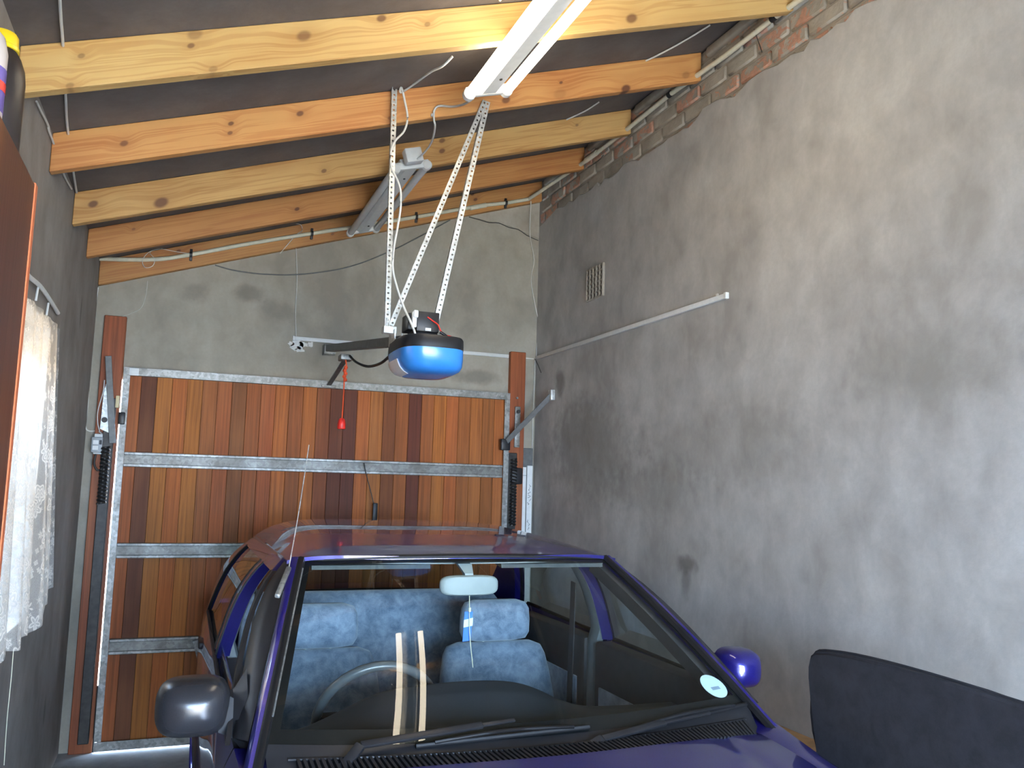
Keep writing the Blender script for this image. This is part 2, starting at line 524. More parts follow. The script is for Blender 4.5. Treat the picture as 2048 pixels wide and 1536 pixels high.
    def lathe(self, prof, ctr, n=24, axis='z'):
        rings = []
        for (r, h) in prof:
            ring = []
            for i in range(n):
                a = 2 * math.pi * i / n
                c, s = math.cos(a) * r, math.sin(a) * r
                o = {'z': (c, s, h), 'y': (c, h, s), 'x': (h, c, s)}[axis]
                ring.append((ctr[0] + o[0], ctr[1] + o[1], ctr[2] + o[2]))
            rings.append(ring)
        return self.loft(rings, True, True)

    def build(self, name, mat, parent=None, smooth=None, recalc=True, label=None, color=None):
        me = bpy.data.meshes.new(name)
        me.from_pydata(self.v, [], self.f)
        if recalc:
            bm = bmesh.new()
            bm.from_mesh(me)
            bmesh.ops.recalc_face_normals(bm, faces=bm.faces)
            bm.to_mesh(me)
            bm.free()
        me.materials.append(M[mat] if isinstance(mat, str) else mat)
        if smooth is not None:
            me.shade_smooth()
            me.set_sharp_from_angle(angle=math.radians(smooth))
        o = bpy.data.objects.new(name, me)
        COL.objects.link(o)
        if parent is not None:
            o.parent = parent
            o.matrix_parent_inverse = parent.matrix_world.inverted() if parent.type != 'EMPTY' else Matrix.Translation(-parent.location)
        if label:
            o['label'] = label
        if color:
            o.color = (*color, 1)
        return o


def thing(name, label, cat, loc=(0, 0, 0), group=None):
    e = bpy.data.objects.new(name, None)
    e.empty_display_size = 0.05
    e.location = loc
    COL.objects.link(e)
    return tag(e, label, cat, group)


def tag(o, label, cat, group=None):
    o['label'] = label
    o['category'] = cat
    if group:
        o['group'] = group
    return o


def struct(o, label=None, cat=None):
    o['kind'] = 'structure'
    if label:
        o['label'] = label
    if cat:
        o['category'] = cat
    return o


def lerp(a, b, t):
    return a + (b - a) * t


def tab(t, x):
    if x <= t[0][0]:
        return t[0][1]
    for (a, b), (c, d) in zip(t, t[1:]):
        if x <= c:
            return b + (d - b) * (x - a) / (c - a)
    return t[-1][1]


def stab(t, x):
    """smooth table lookup (Catmull-Rom on the values)"""
    if x <= t[0][0]:
        return t[0][1]
    for i in range(len(t) - 1):
        if x <= t[i + 1][0]:
            x0, y0 = t[max(i - 1, 0)]
            x1, y1 = t[i]
            x2, y2 = t[i + 1]
            x3, y3 = t[min(i + 2, len(t) - 1)]
            h = x2 - x1
            m1 = (y2 - y0) / (x2 - x0)
            m2 = (y3 - y1) / (x3 - x1)
            s = (x - x1) / h
            return (2 * s ** 3 - 3 * s * s + 1) * y1 + (s ** 3 - 2 * s * s + s) * h * m1 + (-2 * s ** 3 + 3 * s * s) * y2 + (s ** 3 - s * s) * h * m2
    return t[-1][1]

# ------------------------------------------------------------------ the room
XL, XR, YB, YF = -0.524, 2.281, 5.47, -2.20
SL = 0.33


def roof_z(x, z0=2.79):
    return z0 + SL * (x - XL)


flo = MB().box(-0.75, 2.52, -2.42, 5.70, -0.12, 0.0).build('floor', 'concrete')
struct(flo, 'bare grey concrete garage floor under the car', 'floor')
struct(MB().box(-14, 16, -16, 20, -0.30, -0.121).build('ground', 'outside_ground'), 'paved ground outside the garage', 'ground')
struct(MB().box(-1.0, -1.28, -0.9, 13.0, -0.12, 2.30).build('sky_block_wall', 'added_wall'), 'added unseen wall outside the window, cutting its sky light', 'wall')  # unseen, added so the window gets little sky light

struct(MB().box(-12, 14, -9.2, -9.0, -0.12, 1.0).build('added_bounce_wall', 'outside_ground'), 'added unseen wall far behind the viewer, hiding the low sky', 'wall')  # unseen, added to hide low sky and throw warm light indoors

# roof underlay sheets: strips laid across, lapped with a small step
ceil_e = MB()
ceil_e.add([(-0.80, -2.45, roof_z(-0.80)), (2.56, -2.45, roof_z(2.56)), (2.56, 7.8, roof_z(2.56)), (-0.80, 7.8, roof_z(-0.80)),  # far end is an added overhang keeping sun off the door slit
            (-0.80, -2.45, roof_z(-0.80) + 0.03), (2.56, -2.45, roof_z(2.56) + 0.03), (2.56, 7.8, roof_z(2.56) + 0.03), (-0.80, 7.8, roof_z(-0.80) + 0.03)],
           [(0, 1, 2, 3), (7, 6, 5, 4), (0, 4, 5, 1), (1, 5, 6, 2), (2, 6, 7, 3), (3, 7, 4, 0)])
struct(ceil_e.build('ceiling', 'underlay'), 'dark grey roof underlay above the pine rafters, with an added overhang past the door', 'ceiling')

# left wall with window opening (Y 2.90..3.83, z 0.98..2.13)
WY0, WY1, WZ0, WZ1 = 2.90, 3.83, 0.98, 2.13
m = MB()
m.box(XL - 0.22, XL, -2.42, WY0, 0, roof_z(XL - 0.22) - 0.001)
m.box(XL - 0.22, XL, WY1, 5.69, 0, roof_z(XL - 0.22) - 0.001)
m.box(XL - 0.22, XL, WY0, WY1, 0, WZ0)
m.box(XL - 0.22, XL, WY0, WY1, WZ1, roof_z(XL - 0.22) - 0.001)
m.prism([(XL - 0.22, roof_z(XL - 0.22) - 0.001), (XL, roof_z(XL - 0.22) - 0.001), (XL, roof_z(XL) - 0.001)], 'y', -2.42, 5.69)
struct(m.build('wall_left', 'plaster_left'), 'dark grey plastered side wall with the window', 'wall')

# back wall with the garage door opening
OX0, OX1, OZ = -0.415, 2.10, 2.10
m = MB()
for (x0, x1, z0) in ((XL, OX0, 0.0), (OX0, OX1, OZ), (OX1, XR, 0.0)):
    m.prism([(x0, z0), (x1, z0), (x1, roof_z(x1) - 0.001), (x0, roof_z(x0) - 0.001)], 'y', YB, YB + 0.22)
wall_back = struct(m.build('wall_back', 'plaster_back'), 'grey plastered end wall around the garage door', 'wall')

# wall behind the camera with an open doorway
m = MB()
for (x0, x1, z0) in ((XL, -0.35, 0.0), (-0.35, 2.15, 2.05), (2.15, XR, 0.0)):
    m.prism([(x0, z0), (x1, z0), (x1, roof_z(x1) - 0.001), (x0, roof_z(x0) - 0.001)], 'y', YF - 0.22, YF)
struct(m.build('wall_front', 'plaster_back'), 'plastered wall with an open doorway behind the viewer', 'wall')

# right wall: masonry core, bare brick courses at the top, plaster coat with a ragged upper edge
m = MB().prism([(XR + 0.018, 0), (XR + 0.22, 0), (XR + 0.22, roof_z(XR + 0.22) - 0.001), (XR + 0.018, roof_z(XR + 0.018) - 0.001)], 'y', -2.42, 5.69)
wall_right = struct(m.build('wall_right', 'mortar'), 'cloudy grey plastered side wall with bare brick along its top', 'wall')
rng = random.Random(3)
edge = []
y = -2.42
ev = 3.37
while y < 5.47:
    base = tab([(-1.4, 3.36), (2.4, 3.372), (3.29, 3.382), (4.2, 3.40), (5.0, 3.44), (5.47, 3.38)], y)
    ev = 0.6 * ev + 0.4 * (base + rng.uniform(-0.055, 0.055))
    edge.append((y, ev))
    y += rng.uniform(0.03, 0.085)
edge.append((5.47, 3.36))
m = MB()
n = len(edge)
vs, fs = [], []
for (yy, zz) in edge:
    vs += [(XR, yy, 0.0), (XR, yy, zz - 0.006), (XR + 0.006, yy, zz), (XR + 0.019, yy, zz + 0.002)]
for i in range(n - 1):
    a, b = 4 * i, 4 * i + 4
    fs += [(a, b, b + 1, a + 1), (a + 1, b + 1, b + 2, a + 2), (a + 2, b + 2, b + 3, a + 3)]
m.add(vs, fs)
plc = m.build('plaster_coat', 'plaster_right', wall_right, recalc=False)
bz0 = 3.325
for row in range(5):
    z0 = bz0 + row * 0.083
    yy = 1.30 + (0.0 if row % 2 else 0.115)
    while yy < 5.40:
        ln = 0.218 + rng.uniform(-0.012, 0.008)
        j = rng.uniform(-0.004, 0.004)
        y1 = min(yy + ln, 5.46)
        zt = min(z0 + 0.070, roof_z(XR) - 0.012)
        if zt - z0 > 0.03:
            bb = MB().box(XR + 0.006 + j, XR + 0.03, yy, y1, z0 + rng.uniform(-.003, .003), zt, 0.008, 1)
            bare = rng.uniform(0.42, 0.52) if rng.random() < 0.30 else rng.uniform(0.0, 0.28)
            bb.build('brick', 'brick', wall_right, 40, color=(bare, bare, bare))
        yy += ln + 0.012
# smeared mortar between rafters at the corner with the roof
for (ya, yb) in ((1.55, 2.05), (2.10, 2.73), (2.80, 3.41), (3.48, 4.12), (4.19, 4.72), (4.80, 5.42)):
    MB().box(XR - 0.014, XR + 0.02, ya + 0.04, yb - 0.04, 3.66, roof_z(XR) - 0.008, 0.012, 2).build('mortar_fillet', 'mortar', wall_right, 50)

# cracks of loose plaster on the back wall, top right corner
m = MB()
cp = [(1.75, 3.385), (1.83, 3.375), (1.90, 3.365), (1.97, 3.372), (2.05, 3.35), (2.12, 3.345), (2.19, 3.31), (2.275, 3.285)]
m.tube([(x, YB - 0.003, z) for x, z in cp], 0.0035, 5, 3)
m.build('crack', 'wire_dark', wall_back)
MB().prism([(1.72, 3.39), (1.9, 3.375), (2.05, 3.362), (2.2, 3.32), (2.28, 3.30), (2.28, 3.56), (2.0, 3.47)], 'y', YB - 0.004, YB + 0.01).build('bare_mortar_patch', 'mortar', wall_back)
m = MB()
rr = random.Random(5)
for (cx_, cz_, r0) in ((0.635, 2.385, 0.030), (0.675, 2.395, 0.020), (0.72, 2.40, 0.014), (0.60, 2.395, 0.016), (0.655, 2.36, 0.02)):
    ring = []
    for i in range(14):
        a = 2 * math.pi * i / 14
        r = r0 * rr.uniform(0.65, 1.3)
        ring.append((cx_ + math.cos(a) * r * 1.3, cz_ + math.sin(a) * r))
    m.prism(ring, 'y', YB - 0.005, YB + 0.003)
m.build('filler_dab', 'plaster_dab', wall_back)

# window
win = thing('window_1', 'small steel-framed window behind the lace curtain', 'window', (XL - 0.12, 3.36, WZ0))
win['kind'] = 'structure'
m = MB()
for (y0, y1, z0, z1) in ((WY0, WY1, WZ0, WZ0 + 0.035), (WY0, WY1, WZ1 - 0.035, WZ1), (WY0, WY0 + 0.035, WZ0, WZ1), (WY1 - 0.035, WY1, WZ0, WZ1), (3.35, 3.38, WZ0, WZ1), (WY0, WY1, 1.74, 1.765)):
    m.box(XL - 0.14, XL - 0.105, y0, y1, z0, z1)
m.build('window_frame', 'window_frame', win)
for (y0, y1, z0, z1) in ((WY0, WY0 + 0.006, WZ0, WZ1), (WY1 - 0.006, WY1, WZ0, WZ1), (WY0, WY1, WZ0, WZ0 + 0.006), (WY0, WY1, WZ1 - 0.006, WZ1)):
    MB().box(XL - 0.219, XL - 0.001, y0, y1, z0, z1).build('reveal', 'reveal', win)
for (y0, y1, z0, z1) in ((WY0 + 0.035, 3.35, WZ0 + 0.035, 1.74), (3.38, WY1 - 0.035, WZ0 + 0.035, 1.74), (WY0 + 0.035, 3.35, 1.765, WZ1 - 0.035), (3.38, WY1 - 0.035, 1.765, WZ1 - 0.035)):
    MB().add([(XL - 0.12, y0, z0), (XL - 0.12, y1, z0), (XL - 0.12, y1, z1), (XL - 0.12, y0, z1)], [(0, 1, 2, 3)]).build('pane', 'window_pane', win, recalc=False)

# ------------------------------------------------------------------ rafters
KN = {
    0: [],
    1: [(-0.050,2.740,2.930), (-0.059,2.740,2.890), (0.283,2.740,3.000), (-0.361,2.740,2.791), (-0.384,2.740,2.693), (0.537,2.740,3.121), (0.699,2.740,3.137), (0.011,2.740,2.827), (1.506,2.740,3.348)],
    2: [(-0.282,3.420,2.789), (0.094,3.420,2.937), (0.093,3.420,2.898), (0.357,3.420,3.028), (0.728,3.420,3.079), (1.250,3.420,3.261), (1.857,3.420,3.437), (1.514,3.420,3.342), (2.190,3.420,3.574), (1.518,3.420,3.398)],
    3: [(-0.166,4.130,2.793), (-0.445,4.130,2.745), (0.562,4.130,3.063), (1.160,4.130,3.325), (1.162,4.130,3.269), (1.936,4.130,3.553)],
    4: [(0.509,4.740,3.043), (-0.312,4.740,2.816), (0.805,4.740,3.051)],
    5: [(-0.100,5.425,2.897), (1.756,5.425,3.537), (1.779,5.425,3.501), (0.815,5.425,3.126)],
}
KR = {0: [], 1: [.020, .010, .021, .009, .010, .015, .010, .012, .022], 2: [.013, .010, .009, .013, .009, .018, .022, .028, .02, .008],
      3: [.028, .018, .012, .015, .015, .009], 4: [.012, .008, .010], 5: [.012, .012, .013, .010]}
KD = {1: [.45, .7, .6, .5, .4, .75, .45, .35, .75], 2: [.7, .8, .7, .8, .6, .8, .9, .22, .35, .8], 3: [.85, .85, .7, .75, .8, .6], 4: [.85, .5, .3], 5: [.8, .85, .8, .7], 0: []}
TONE = {-1: ((0.62, 0.40, 0.16), (0.40, 0.20, 0.06)), 0: ((0.62, 0.40, 0.16), (0.40, 0.20, 0.06)), 1: ((0.60, 0.385, 0.14), (0.42, 0.215, 0.06)), 2: ((0.54, 0.27, 0.085), (0.37, 0.135, 0.036)),
        3: ((0.50, 0.30, 0.105), (0.33, 0.155, 0.042)), 4: ((0.42, 0.195, 0.055), (0.29, 0.105, 0.027)), 5: ((0.40, 0.20, 0.06), (0.28, 0.108, 0.028))}
RL = {-1: 'pine rafter second behind the topmost one in the picture', 0: 'pine rafter holding the near end of the lit fluorescent light',
      1: 'pale yellow pine rafter nearest the viewer, at the top of the picture', 2: 'orange pine rafter holding the door opener straps, second from the top',
      3: 'knotty yellow pine rafter above the unlit light, third from the top', 4: 'reddish pine rafter one before the end wall',
      5: 'reddish pine rafter fixed flat against the end wall, carrying the conduit'}
RY = {-1: 1.38, 0: 2.06, 1: 2.735, 2: 3.42, 3: 4.13, 4: 4.74, 5: 5.425}
for i in (0, 1, 2, 3, 4, 5):
    mat = pine('pine_%s' % 'abcdefg'[i + 1], TONE[i][0], TONE[i][1], [(p[0], p[2], r, d) for p, r, d in zip(KN.get(i, []), KR.get(i, []), KD.get(i, []))], SL, off=i * 3.7)
    z0, z1 = 2.64, 2.788
    a, b = XL + 0.002, XR - 0.002
    y0, y1 = RY[i], RY[i] + 0.044
    pts = []
    for yy in (y0, y1):
        pts += [(a, yy, roof_z(a, z0)), (b, yy, roof_z(b, z0)), (b, yy, roof_z(b, z1)), (a, yy, roof_z(a, z1))]
    bm = bmesh.new()
    vv = [bm.verts.new(p) for p in pts]
    for q in ((0, 1, 2, 3), (7, 6, 5, 4), (0, 4, 5, 1), (1, 5, 6, 2), (2, 6, 7, 3), (3, 7, 4, 0)):
        bm.faces.new([vv[t] for t in q])
    bmesh.ops.bevel(bm, geom=list(bm.edges), offset=0.003, segments=1, affect='EDGES')
    o = MB().bm(bm).build('rafter', mat)
    tag(o, RL[i], 'rafter', 'pine roof rafters')

# ------------------------------------------------------------------ fluorescent battens
def batten(cx, y0, y1, lit, label, tilt=0.0):
    zc = roof_z(cx, 2.64)
    t = thing('fluorescent_light', label, 'light', (cx, (y0 + y1) / 2, zc), 'twin-tube fluorescent battens')

    def tr(mb):   # lie along the roof slope (rotation about Y)
        ang = -math.atan(SL) * 0.9
        out = []
        for (x, y, z) in mb.v:
            out.append((cx + x * math.cos(ang) + z * math.sin(ang), y, zc - x * math.sin(ang) + z * math.cos(ang) - tilt * (y - y0)))
        mb.v = out
        return mb
    hb = MB()
    hb.prism([(-0.045, 0.0), (0.045, 0.0), (0.045, -0.042), (0.030, -0.056), (-0.030, -0.056), (-0.045, -0.042)], 'y', y0 + 0.02, y1 - 0.02)
    tr(hb).build('housing', 'white_enamel', t)
    for e, (ya, yb) in enumerate(((y0, y0 + 0.028), (y1 - 0.028, y1))):
        c = MB()
        c.box(-0.095, 0.095, ya, yb, -0.058, -0.020, 0.006)
        for s in (-1, 1):
            c.lathe([(0.0005, ya - 0.004), (0.019, ya - 0.003), (0.024, ya + 0.002), (0.024, yb - 0.002), (0.019, yb + 0.003), (0.0005, yb + 0.004)], (s * 0.082, 0, -0.048), 20, 'y')
        tr(c).build('end_cap', 'white_enamel', t, 35)
    for s in (-1, 1):
        tb = MB().lathe([(0.017, y0 + 0.026), (0.019, y0 + 0.032), (0.019, y1 - 0.032), (0.017, y1 - 0.026)], (s * 0.082, 0, -0.048), 20, 'y')
        tr(tb).build('tube', 'tube_on' if lit else 'tube_off', t, 40, label='glowing fluorescent tube' if lit else 'unlit fluorescent tube')
    for ys in (y0 + 0.16, y1 - 0.16):
        sc = MB().lathe([(0.001, -0.060), (0.006, -0.060), (0.006, -0.055)], (0, ys, 0), 10)
        tr(sc).build('screw', 'dark_steel', t)
    return t, tr


batten(1.035, 1.86, 3.10, True, 'lit twin-tube fluorescent batten glowing white under the near rafters')
lamp_off, trf = batten(0.940, 3.92, 5.12, False, 'unlit grey twin-tube fluorescent batten nearer the garage door')
bxm = MB().box(-0.042, 0.042, 3.84, 3.90, -0.05, 0.02, 0.006)
trf(bxm).build('junction_box', 'white_pvc', lamp_off, 40)

# ------------------------------------------------------------------ conduit, trunking, wires
con = thing('conduit_pipe', 'cream plastic conduit clipped across the rafter on the end wall', 'pipe', (0.8, 5.405, 3.0))
con2 = thing('conduit_pipe', 'cream plastic conduit running along the bare brick at the top of the right wall', 'pipe', (2.25, 3.4, 3.6))
path_b = [(-0.547,5.405,2.791), (-0.388,5.405,2.804), (-0.199,5.405,2.830), (-0.028,5.405,2.879), (0.309,5.405,2.992), (0.682,5.405,3.106), (1.051,5.405,3.216), (1.358,5.405,3.311), (1.807,5.405,3.453), (1.991,5.405,3.501), (2.169,5.400,3.555)]
path_r = [(2.167,5.395,3.554), (2.250,5.135,3.609), (2.252,4.617,3.583), (2.252,4.213,3.584), (2.252,3.669,3.594), (2.252,3.185,3.573), (2.252,2.830,3.575), (2.252,2.634,3.567), (2.252, 1.9, 3.57), (2.252, 1.2, 3.56)]
MB().tube(path_b, 0.0125, 10, 5).build('pipe', 'cream_pvc', con, 60)
MB().tube(path_r, 0.0125, 10, 1).build('pipe', 'cream_pvc', con2, 60)
for (a, b) in (((1.735,5.405,3.428), (1.851,5.405,3.466)), ((2.250,4.656,3.587), (2.250,4.503,3.584))):
    MB().tube([a, b], 0.0165, 12, 1).build('coupling', 'cream_pvc', con if a[1] > 5.3 else con2, 50)
for p in ((-0.028,5.405,2.879), (0.682,5.405,3.106), (1.361,5.405,3.311), (1.998,5.405,3.502)):
    m = MB()
    m.lathe([(0.0135, -0.008), (0.017, -0.008), (0.017, 0.008), (0.0135, 0.008)], p, 16, 'x')
    m.box(p[0] - 0.008, p[0] + 0.008, 5.405, 5.423, p[2] - 0.036, p[2] + 0.036, 0.003)
    m.build('saddle_clip', 'black_plastic', con, 40)
for (a, b) in (((2.252,2.846,3.576), (2.252,2.813,3.577)), ((2.252,3.683,3.595), (2.252,3.654,3.596))):
    MB().tube([a, b], 0.0155, 12, 1).build('tape_band', 'black_plastic', con2, 50)
m = MB().tube([(2.245,2.958,3.589), (2.268,2.964,3.550), (2.272,2.938,3.475)], 0.0022, 6, 3)
m.build('tie_wire', 'wire_dark', con2)
m = MB().tube([(2.245,4.406,3.531), (2.260,4.508,3.533), (2.270,4.674,3.551)], 0.002, 6, 3)
m.build('tie_wire', 'wire_dark', con2)


def cable(name, pts, r, mat, label, cat='cable', n=6, sm=5):
    return tag(MB().tube(pts, r, n, sm).build(name, mat, None, 70), label, cat)


cable('thin_cable', [(2.176,5.380,3.536), (2.203,5.450,3.312), (2.243,5.460,3.137), (2.224,5.460,2.989), (2.268,5.460,2.777), (2.297,5.460,2.672), (2.282,5.460,2.528), (2.277,5.460,2.438)],
      0.0035, 'cord_white', 'thin white cable hanging down the far right wall corner')
cable('thin_cable', [(2.270,5.462,2.434), (2.268,5.462,2.208), (2.265,5.462,2.032), (2.264,5.462,1.789), (2.260,5.462,1.668)], 0.0028, 'cord_white', 'thin white cable dropping from the trunking to the leaning offcuts')
cable('string', [(0.593,5.450,3.017), (0.611,5.455,2.805), (0.613,5.455,2.610), (0.625,5.455,2.444)], 0.003, 'cord_white', 'white string cable hanging from conduit to the left end of the trunking')
cable('looped_wire', [(0.492,5.400,2.950), (0.583,5.400,3.081), (0.618,5.400,3.112), (0.610,5.400,3.151), (0.573,5.400,3.155)], 0.0022, 'cord_white', 'short white wire loop over the conduit beside the unlit light', n=5)
cable('looped_wire', [(-0.189,5.390,2.892), (-0.256,5.390,2.866), (-0.293,5.390,2.809), (-0.276,5.390,2.766), (-0.236,5.390,2.780), (-0.228,5.390,2.823), (-0.256,5.390,2.860), (-0.203,5.390,2.888), (-0.119,5.390,2.883), (-0.040,5.390,2.880)], 0.002, 'cord_white', 'thin curled wire looped round the left end of the conduit', n=5)
cable('thin_wire', [(-0.260,5.455,2.700), (-0.263,5.460,2.615), (-0.282,5.460,2.537), (-0.328,5.460,2.499), (-0.381,5.460,2.472)], 0.0018, 'wire_thin', 'fine wire curving down to the top of the left door post', n=5)
cable('sagging_cable', [(0.114,5.455,2.843), (0.233,5.450,2.821), (0.443,5.450,2.820), (0.689,5.450,2.855), (0.942,5.450,2.931), (1.185,5.450,3.056), (1.369,5.450,3.172), (1.609,5.450,3.338)], 0.004, 'grey_steel', 'dark cable sagging below the end rafter')
cable('white_cable', [(-0.523,5.450,2.630), (-0.529,5.455,2.496), (-0.531,5.455,2.318), (-0.536,5.455,2.170), (-0.525,5.455,1.966), (-0.527,5.455,1.821), (-0.506,5.455,1.788), (-0.461,5.440,1.789), (-0.432,5.420,1.772)], 0.004, 'cord_white', 'white cable running down the left corner into the switch box')
cable('white_cable', [(-0.442,5.380,2.081), (-0.444,5.380,2.008), (-0.462,5.380,1.906), (-0.459,5.380,1.835), (-0.446,5.390,1.787)], 0.003, 'cord_white', 'short white cable looping into the switch box top')
# wires stapled along the roof and wall at left
cable('white_cable', [(-0.386,2.425,2.820), (-0.400,2.583,2.816), (-0.409,2.700,2.813), (-0.443,3.089,2.797), (-0.467,3.359,2.794), (-0.495,3.827,2.780), (-0.511,4.102,2.779)], 0.0045, 'cord_white', 'white cable running along the roof underlay at the left')
cable('white_cable', [(-0.515,3.020,2.739), (-0.515,3.113,2.745), (-0.515,3.267,2.758), (-0.515,3.298,2.748), (-0.515,3.483,2.746), (-0.515,3.729,2.733), (-0.515,3.969,2.752)], 0.004, 'cord_white', 'thin white cable along the top of the left wall')
cable('white_cable', [(2.110,3.098,3.649), (2.070,3.201,3.632), (2.020,3.315,3.615), (1.962,3.426,3.599)], 0.004, 'cord_white', 'pale wire on the underlay between the two nearest rafters at right')
cable('white_cable', [(1.962,3.913,3.600), (1.928,4.014,3.585), (1.865,4.116,3.566)], 0.004, 'cord_white', 'pale wire on the underlay above the third rafter')
cable('white_cable', [(0.951,2.696,3.267), (0.956,2.648,3.264), (1.013,2.565,3.283)], 0.006, 'cord_white', 'white cable end over the first rafter beside the lit light')

# plastic mini trunking
tr1 = thing('cable_trunking', 'white trunking across the end wall above the garage door', 'trunking', (0.6, YB, 2.43))
MB().box(0.606, 2.072, YB - 0.016, YB, 2.418, 2.442, 0.003).build('channel', 'white_pvc', tr1, 40)
MB().box(0.606, 0.618, YB - 0.018, YB, 2.416, 2.444, 0.002).build('end_stop', 'white_pvc', tr1, 40)
MB().tube([(2.18, YB - 0.004, 2.428), (2.262, YB - 0.004, 2.428)], 0.004, 6, 1).build('exposed_cable', 'cord_white', tr1)
tr2 = thing('cable_trunking', 'white trunking along the right wall ending below the vent', 'trunking', (XR, 3.2, 2.43))
MB().box(XR - 0.016, XR, 3.205, 5.44, 2.420, 2.444, 0.003).build('channel', 'white_pvc', tr2, 40)
MB().box(XR - 0.019, XR, 3.198, 3.215, 2.417, 2.447, 0.002).build('end_stop', 'white_pvc', tr2, 40)
MB().box(XR - 0.010, XR, 3.275, 3.290, 2.444, 2.457, 0.002).build('clip', 'white_pvc', tr2, 40)
cable('black_wire_end', [(2.262,5.443,2.424), (2.255,5.369,2.372), (2.250,5.301,2.312)], 0.003, 'wire_dark', 'short black wire end sticking out below the corner of the trunking')

# air brick in the right wall
av = thing('air_vent', 'clay air brick with a grid of holes set in the right wall', 'vent', (XR, 4.54, 2.69))
y0, y1, z0, z1 = 4.44, 4.655, 2.685, 2.875
ny, nz = 5, 6
m = MB()
m.box(XR - 0.004, XR + 0.004, y0, y1, z0, z1)
m.build('backing', 'hole_dark', av)
for i in range(ny + 1):
    yy = lerp(y0, y1, i / ny)
    MB().box(XR - 0.016, XR, yy - 0.007, yy + 0.007, z0 - 0.007, z1 + 0.007, 0.003, 1).build('bar', 'vent_clay', av)
for j in range(nz + 1):
    zz = lerp(z0, z1, j / nz)
    MB().box(XR - 0.014, XR, y0, y1, zz - 0.006, zz + 0.006, 0.003, 1).build('bar', 'vent_clay', av)

# ------------------------------------------------------------------ garage door
DX0, DX1, DZ0, DZ1 = -0.345, 2.062, 0.018, 2.165
gd = thing('garage_door', 'tilt-up garage door of brown upright planks in a galvanised frame', 'garage door', (0.86, 5.42, 0.018))
NPL = 28
px0, px1 = DX0 + 0.012, DX1 - 0.012
pw = (px1 - px0) / NPL
O = (0.40, 0.125, 0.024)
B = (0.31, 0.090, 0.021)
K = (0.215, 0.060, 0.018)
D = (0.115, 0.032, 0.015)
seq = [B, D, O, O, O, B, B, K, B, B, O, B, O, K, D, D, O, O, K, B, D, B, O, O, B, O, B, O]
for i in range(NPL):
    a = px0 + i * pw
    c = [x * random.uniform(0.88, 1.12) for x in seq[i]]
    p = MB().box(a + 0.0006, a + pw - 0.0006, 5.425, 5.443, DZ0 + 0.01, DZ1 - 0.02, 0.0018, 1).build('plank', 'plank', gd, color=c)
MB().box(DX0 + 0.02, DX1 - 0.02, 5.443, 5.447, DZ0 + 0.03, DZ1 - 0.03).build('backing_sheet', 'dark_steel', gd)
fr = 'galv'


def channel_x(name, x0, x1, zc, h, par, y=5.425, d=0.034):
    m = MB().box(x0, x1, y - 0.020, y - 0.001, zc - h / 2 + 0.015, zc + h / 2 - 0.017)
    r = m.build(name, 'galv_web', par)
    for (za, zb, lb) in ((zc + h / 2 - 0.017, zc + h / 2, 'top'), (zc - h / 2, zc - h / 2 + 0.018, 'bottom')):
        MB().box(x0, x1, y - d, y - 0.001, za, zb, 0.003, 1).build('rail_flange', fr, r)
    return r


m = MB().box(DX0, DX1, 5.389, 5.425, DZ1 - 0.045, DZ1 - 0.041)
m.box(DX0, DX1, 5.385, 5.389, DZ1 - 0.045, DZ1)
m.box(DX0, DX1, 5.389, 5.447, DZ1 - 0.004, DZ1)
m.build('top_rail', fr, gd)
MB().box(DX0 + 0.03, DX0 + 0.08, 5.382, 5.386, DZ1 - 0.046, DZ1 - 0.004).build('patch_plate', 'white_pvc', gd, label='pale plate at the left end of the top rail')
for (x0, x1) in ((DX0, DX0 + 0.036), (DX1 - 0.036, DX1)):
    m = MB().box(x0, x1, 5.386, 5.390, DZ0 + 0.052, DZ1 - 0.047)
    if x0 < 0:
        m.box(x0, x0 + 0.004, 5.390, 5.447, DZ0 + 0.052, DZ1 - 0.047)
    else:
        m.box(x1 - 0.004, x1, 5.390, 5.447, DZ0 + 0.052, DZ1 - 0.047)
    m.build('side_rail', fr, gd)
m = MB().box(DX0, DX1, 5.385, 5.389, DZ0, DZ0 + 0.05)
m.box(DX0, DX1, 5.389, 5.447, DZ0, DZ0 + 0.004)
m.build('bottom_rail', fr, gd)
channel_x('cross_rail', DX0 + 0.036, DX1 - 0.036, 1.632, 0.085, gd)
channel_x('cross_rail', DX0 + 0.036, DX1 - 0.036, 1.112, 0.085, gd)
channel_x('cross_rail', DX0 + 0.036, 0.165, 0.578, 0.085, gd)
MB().obox((0.155, 5.40, 0.60), (0.215, 5.40, 0.40), 0.045, 0.03, (0, 1, 0)).build('brace_end', fr, gd)

rp = MB().tube([(1.080,5.375,1.657), (1.098,5.370,1.582), (1.132,5.370,1.473), (1.155,5.370,1.395)], 0.003, 6, 3).build('pull_rope', 'wire_dark', gd, 60)
pe = (1.163,5.370,1.358)
MB().box(pe[0] - .016, pe[0] + .016, 5.36, 5.378, pe[2] - .085, pe[2] + .05, 0.006).build('rope_handle', 'black_plastic', rp, 40)

# posts on the wall beside the door
for (x0, x1, zt, lb) in ((-0.474, -0.3545, 2.468, 'left'), (2.076, 2.190, 2.462, 'right')):
    p = MB().box(x0, x1, YB - 0.038, YB - 0.001, 0.0, zt, 0.003, 1)
    o = p.build('door_post', 'post_wood')
    tag(o, 'reddish-brown timber post fixed to the wall at the %s of the garage door' % lb, 'post', 'timber door posts')

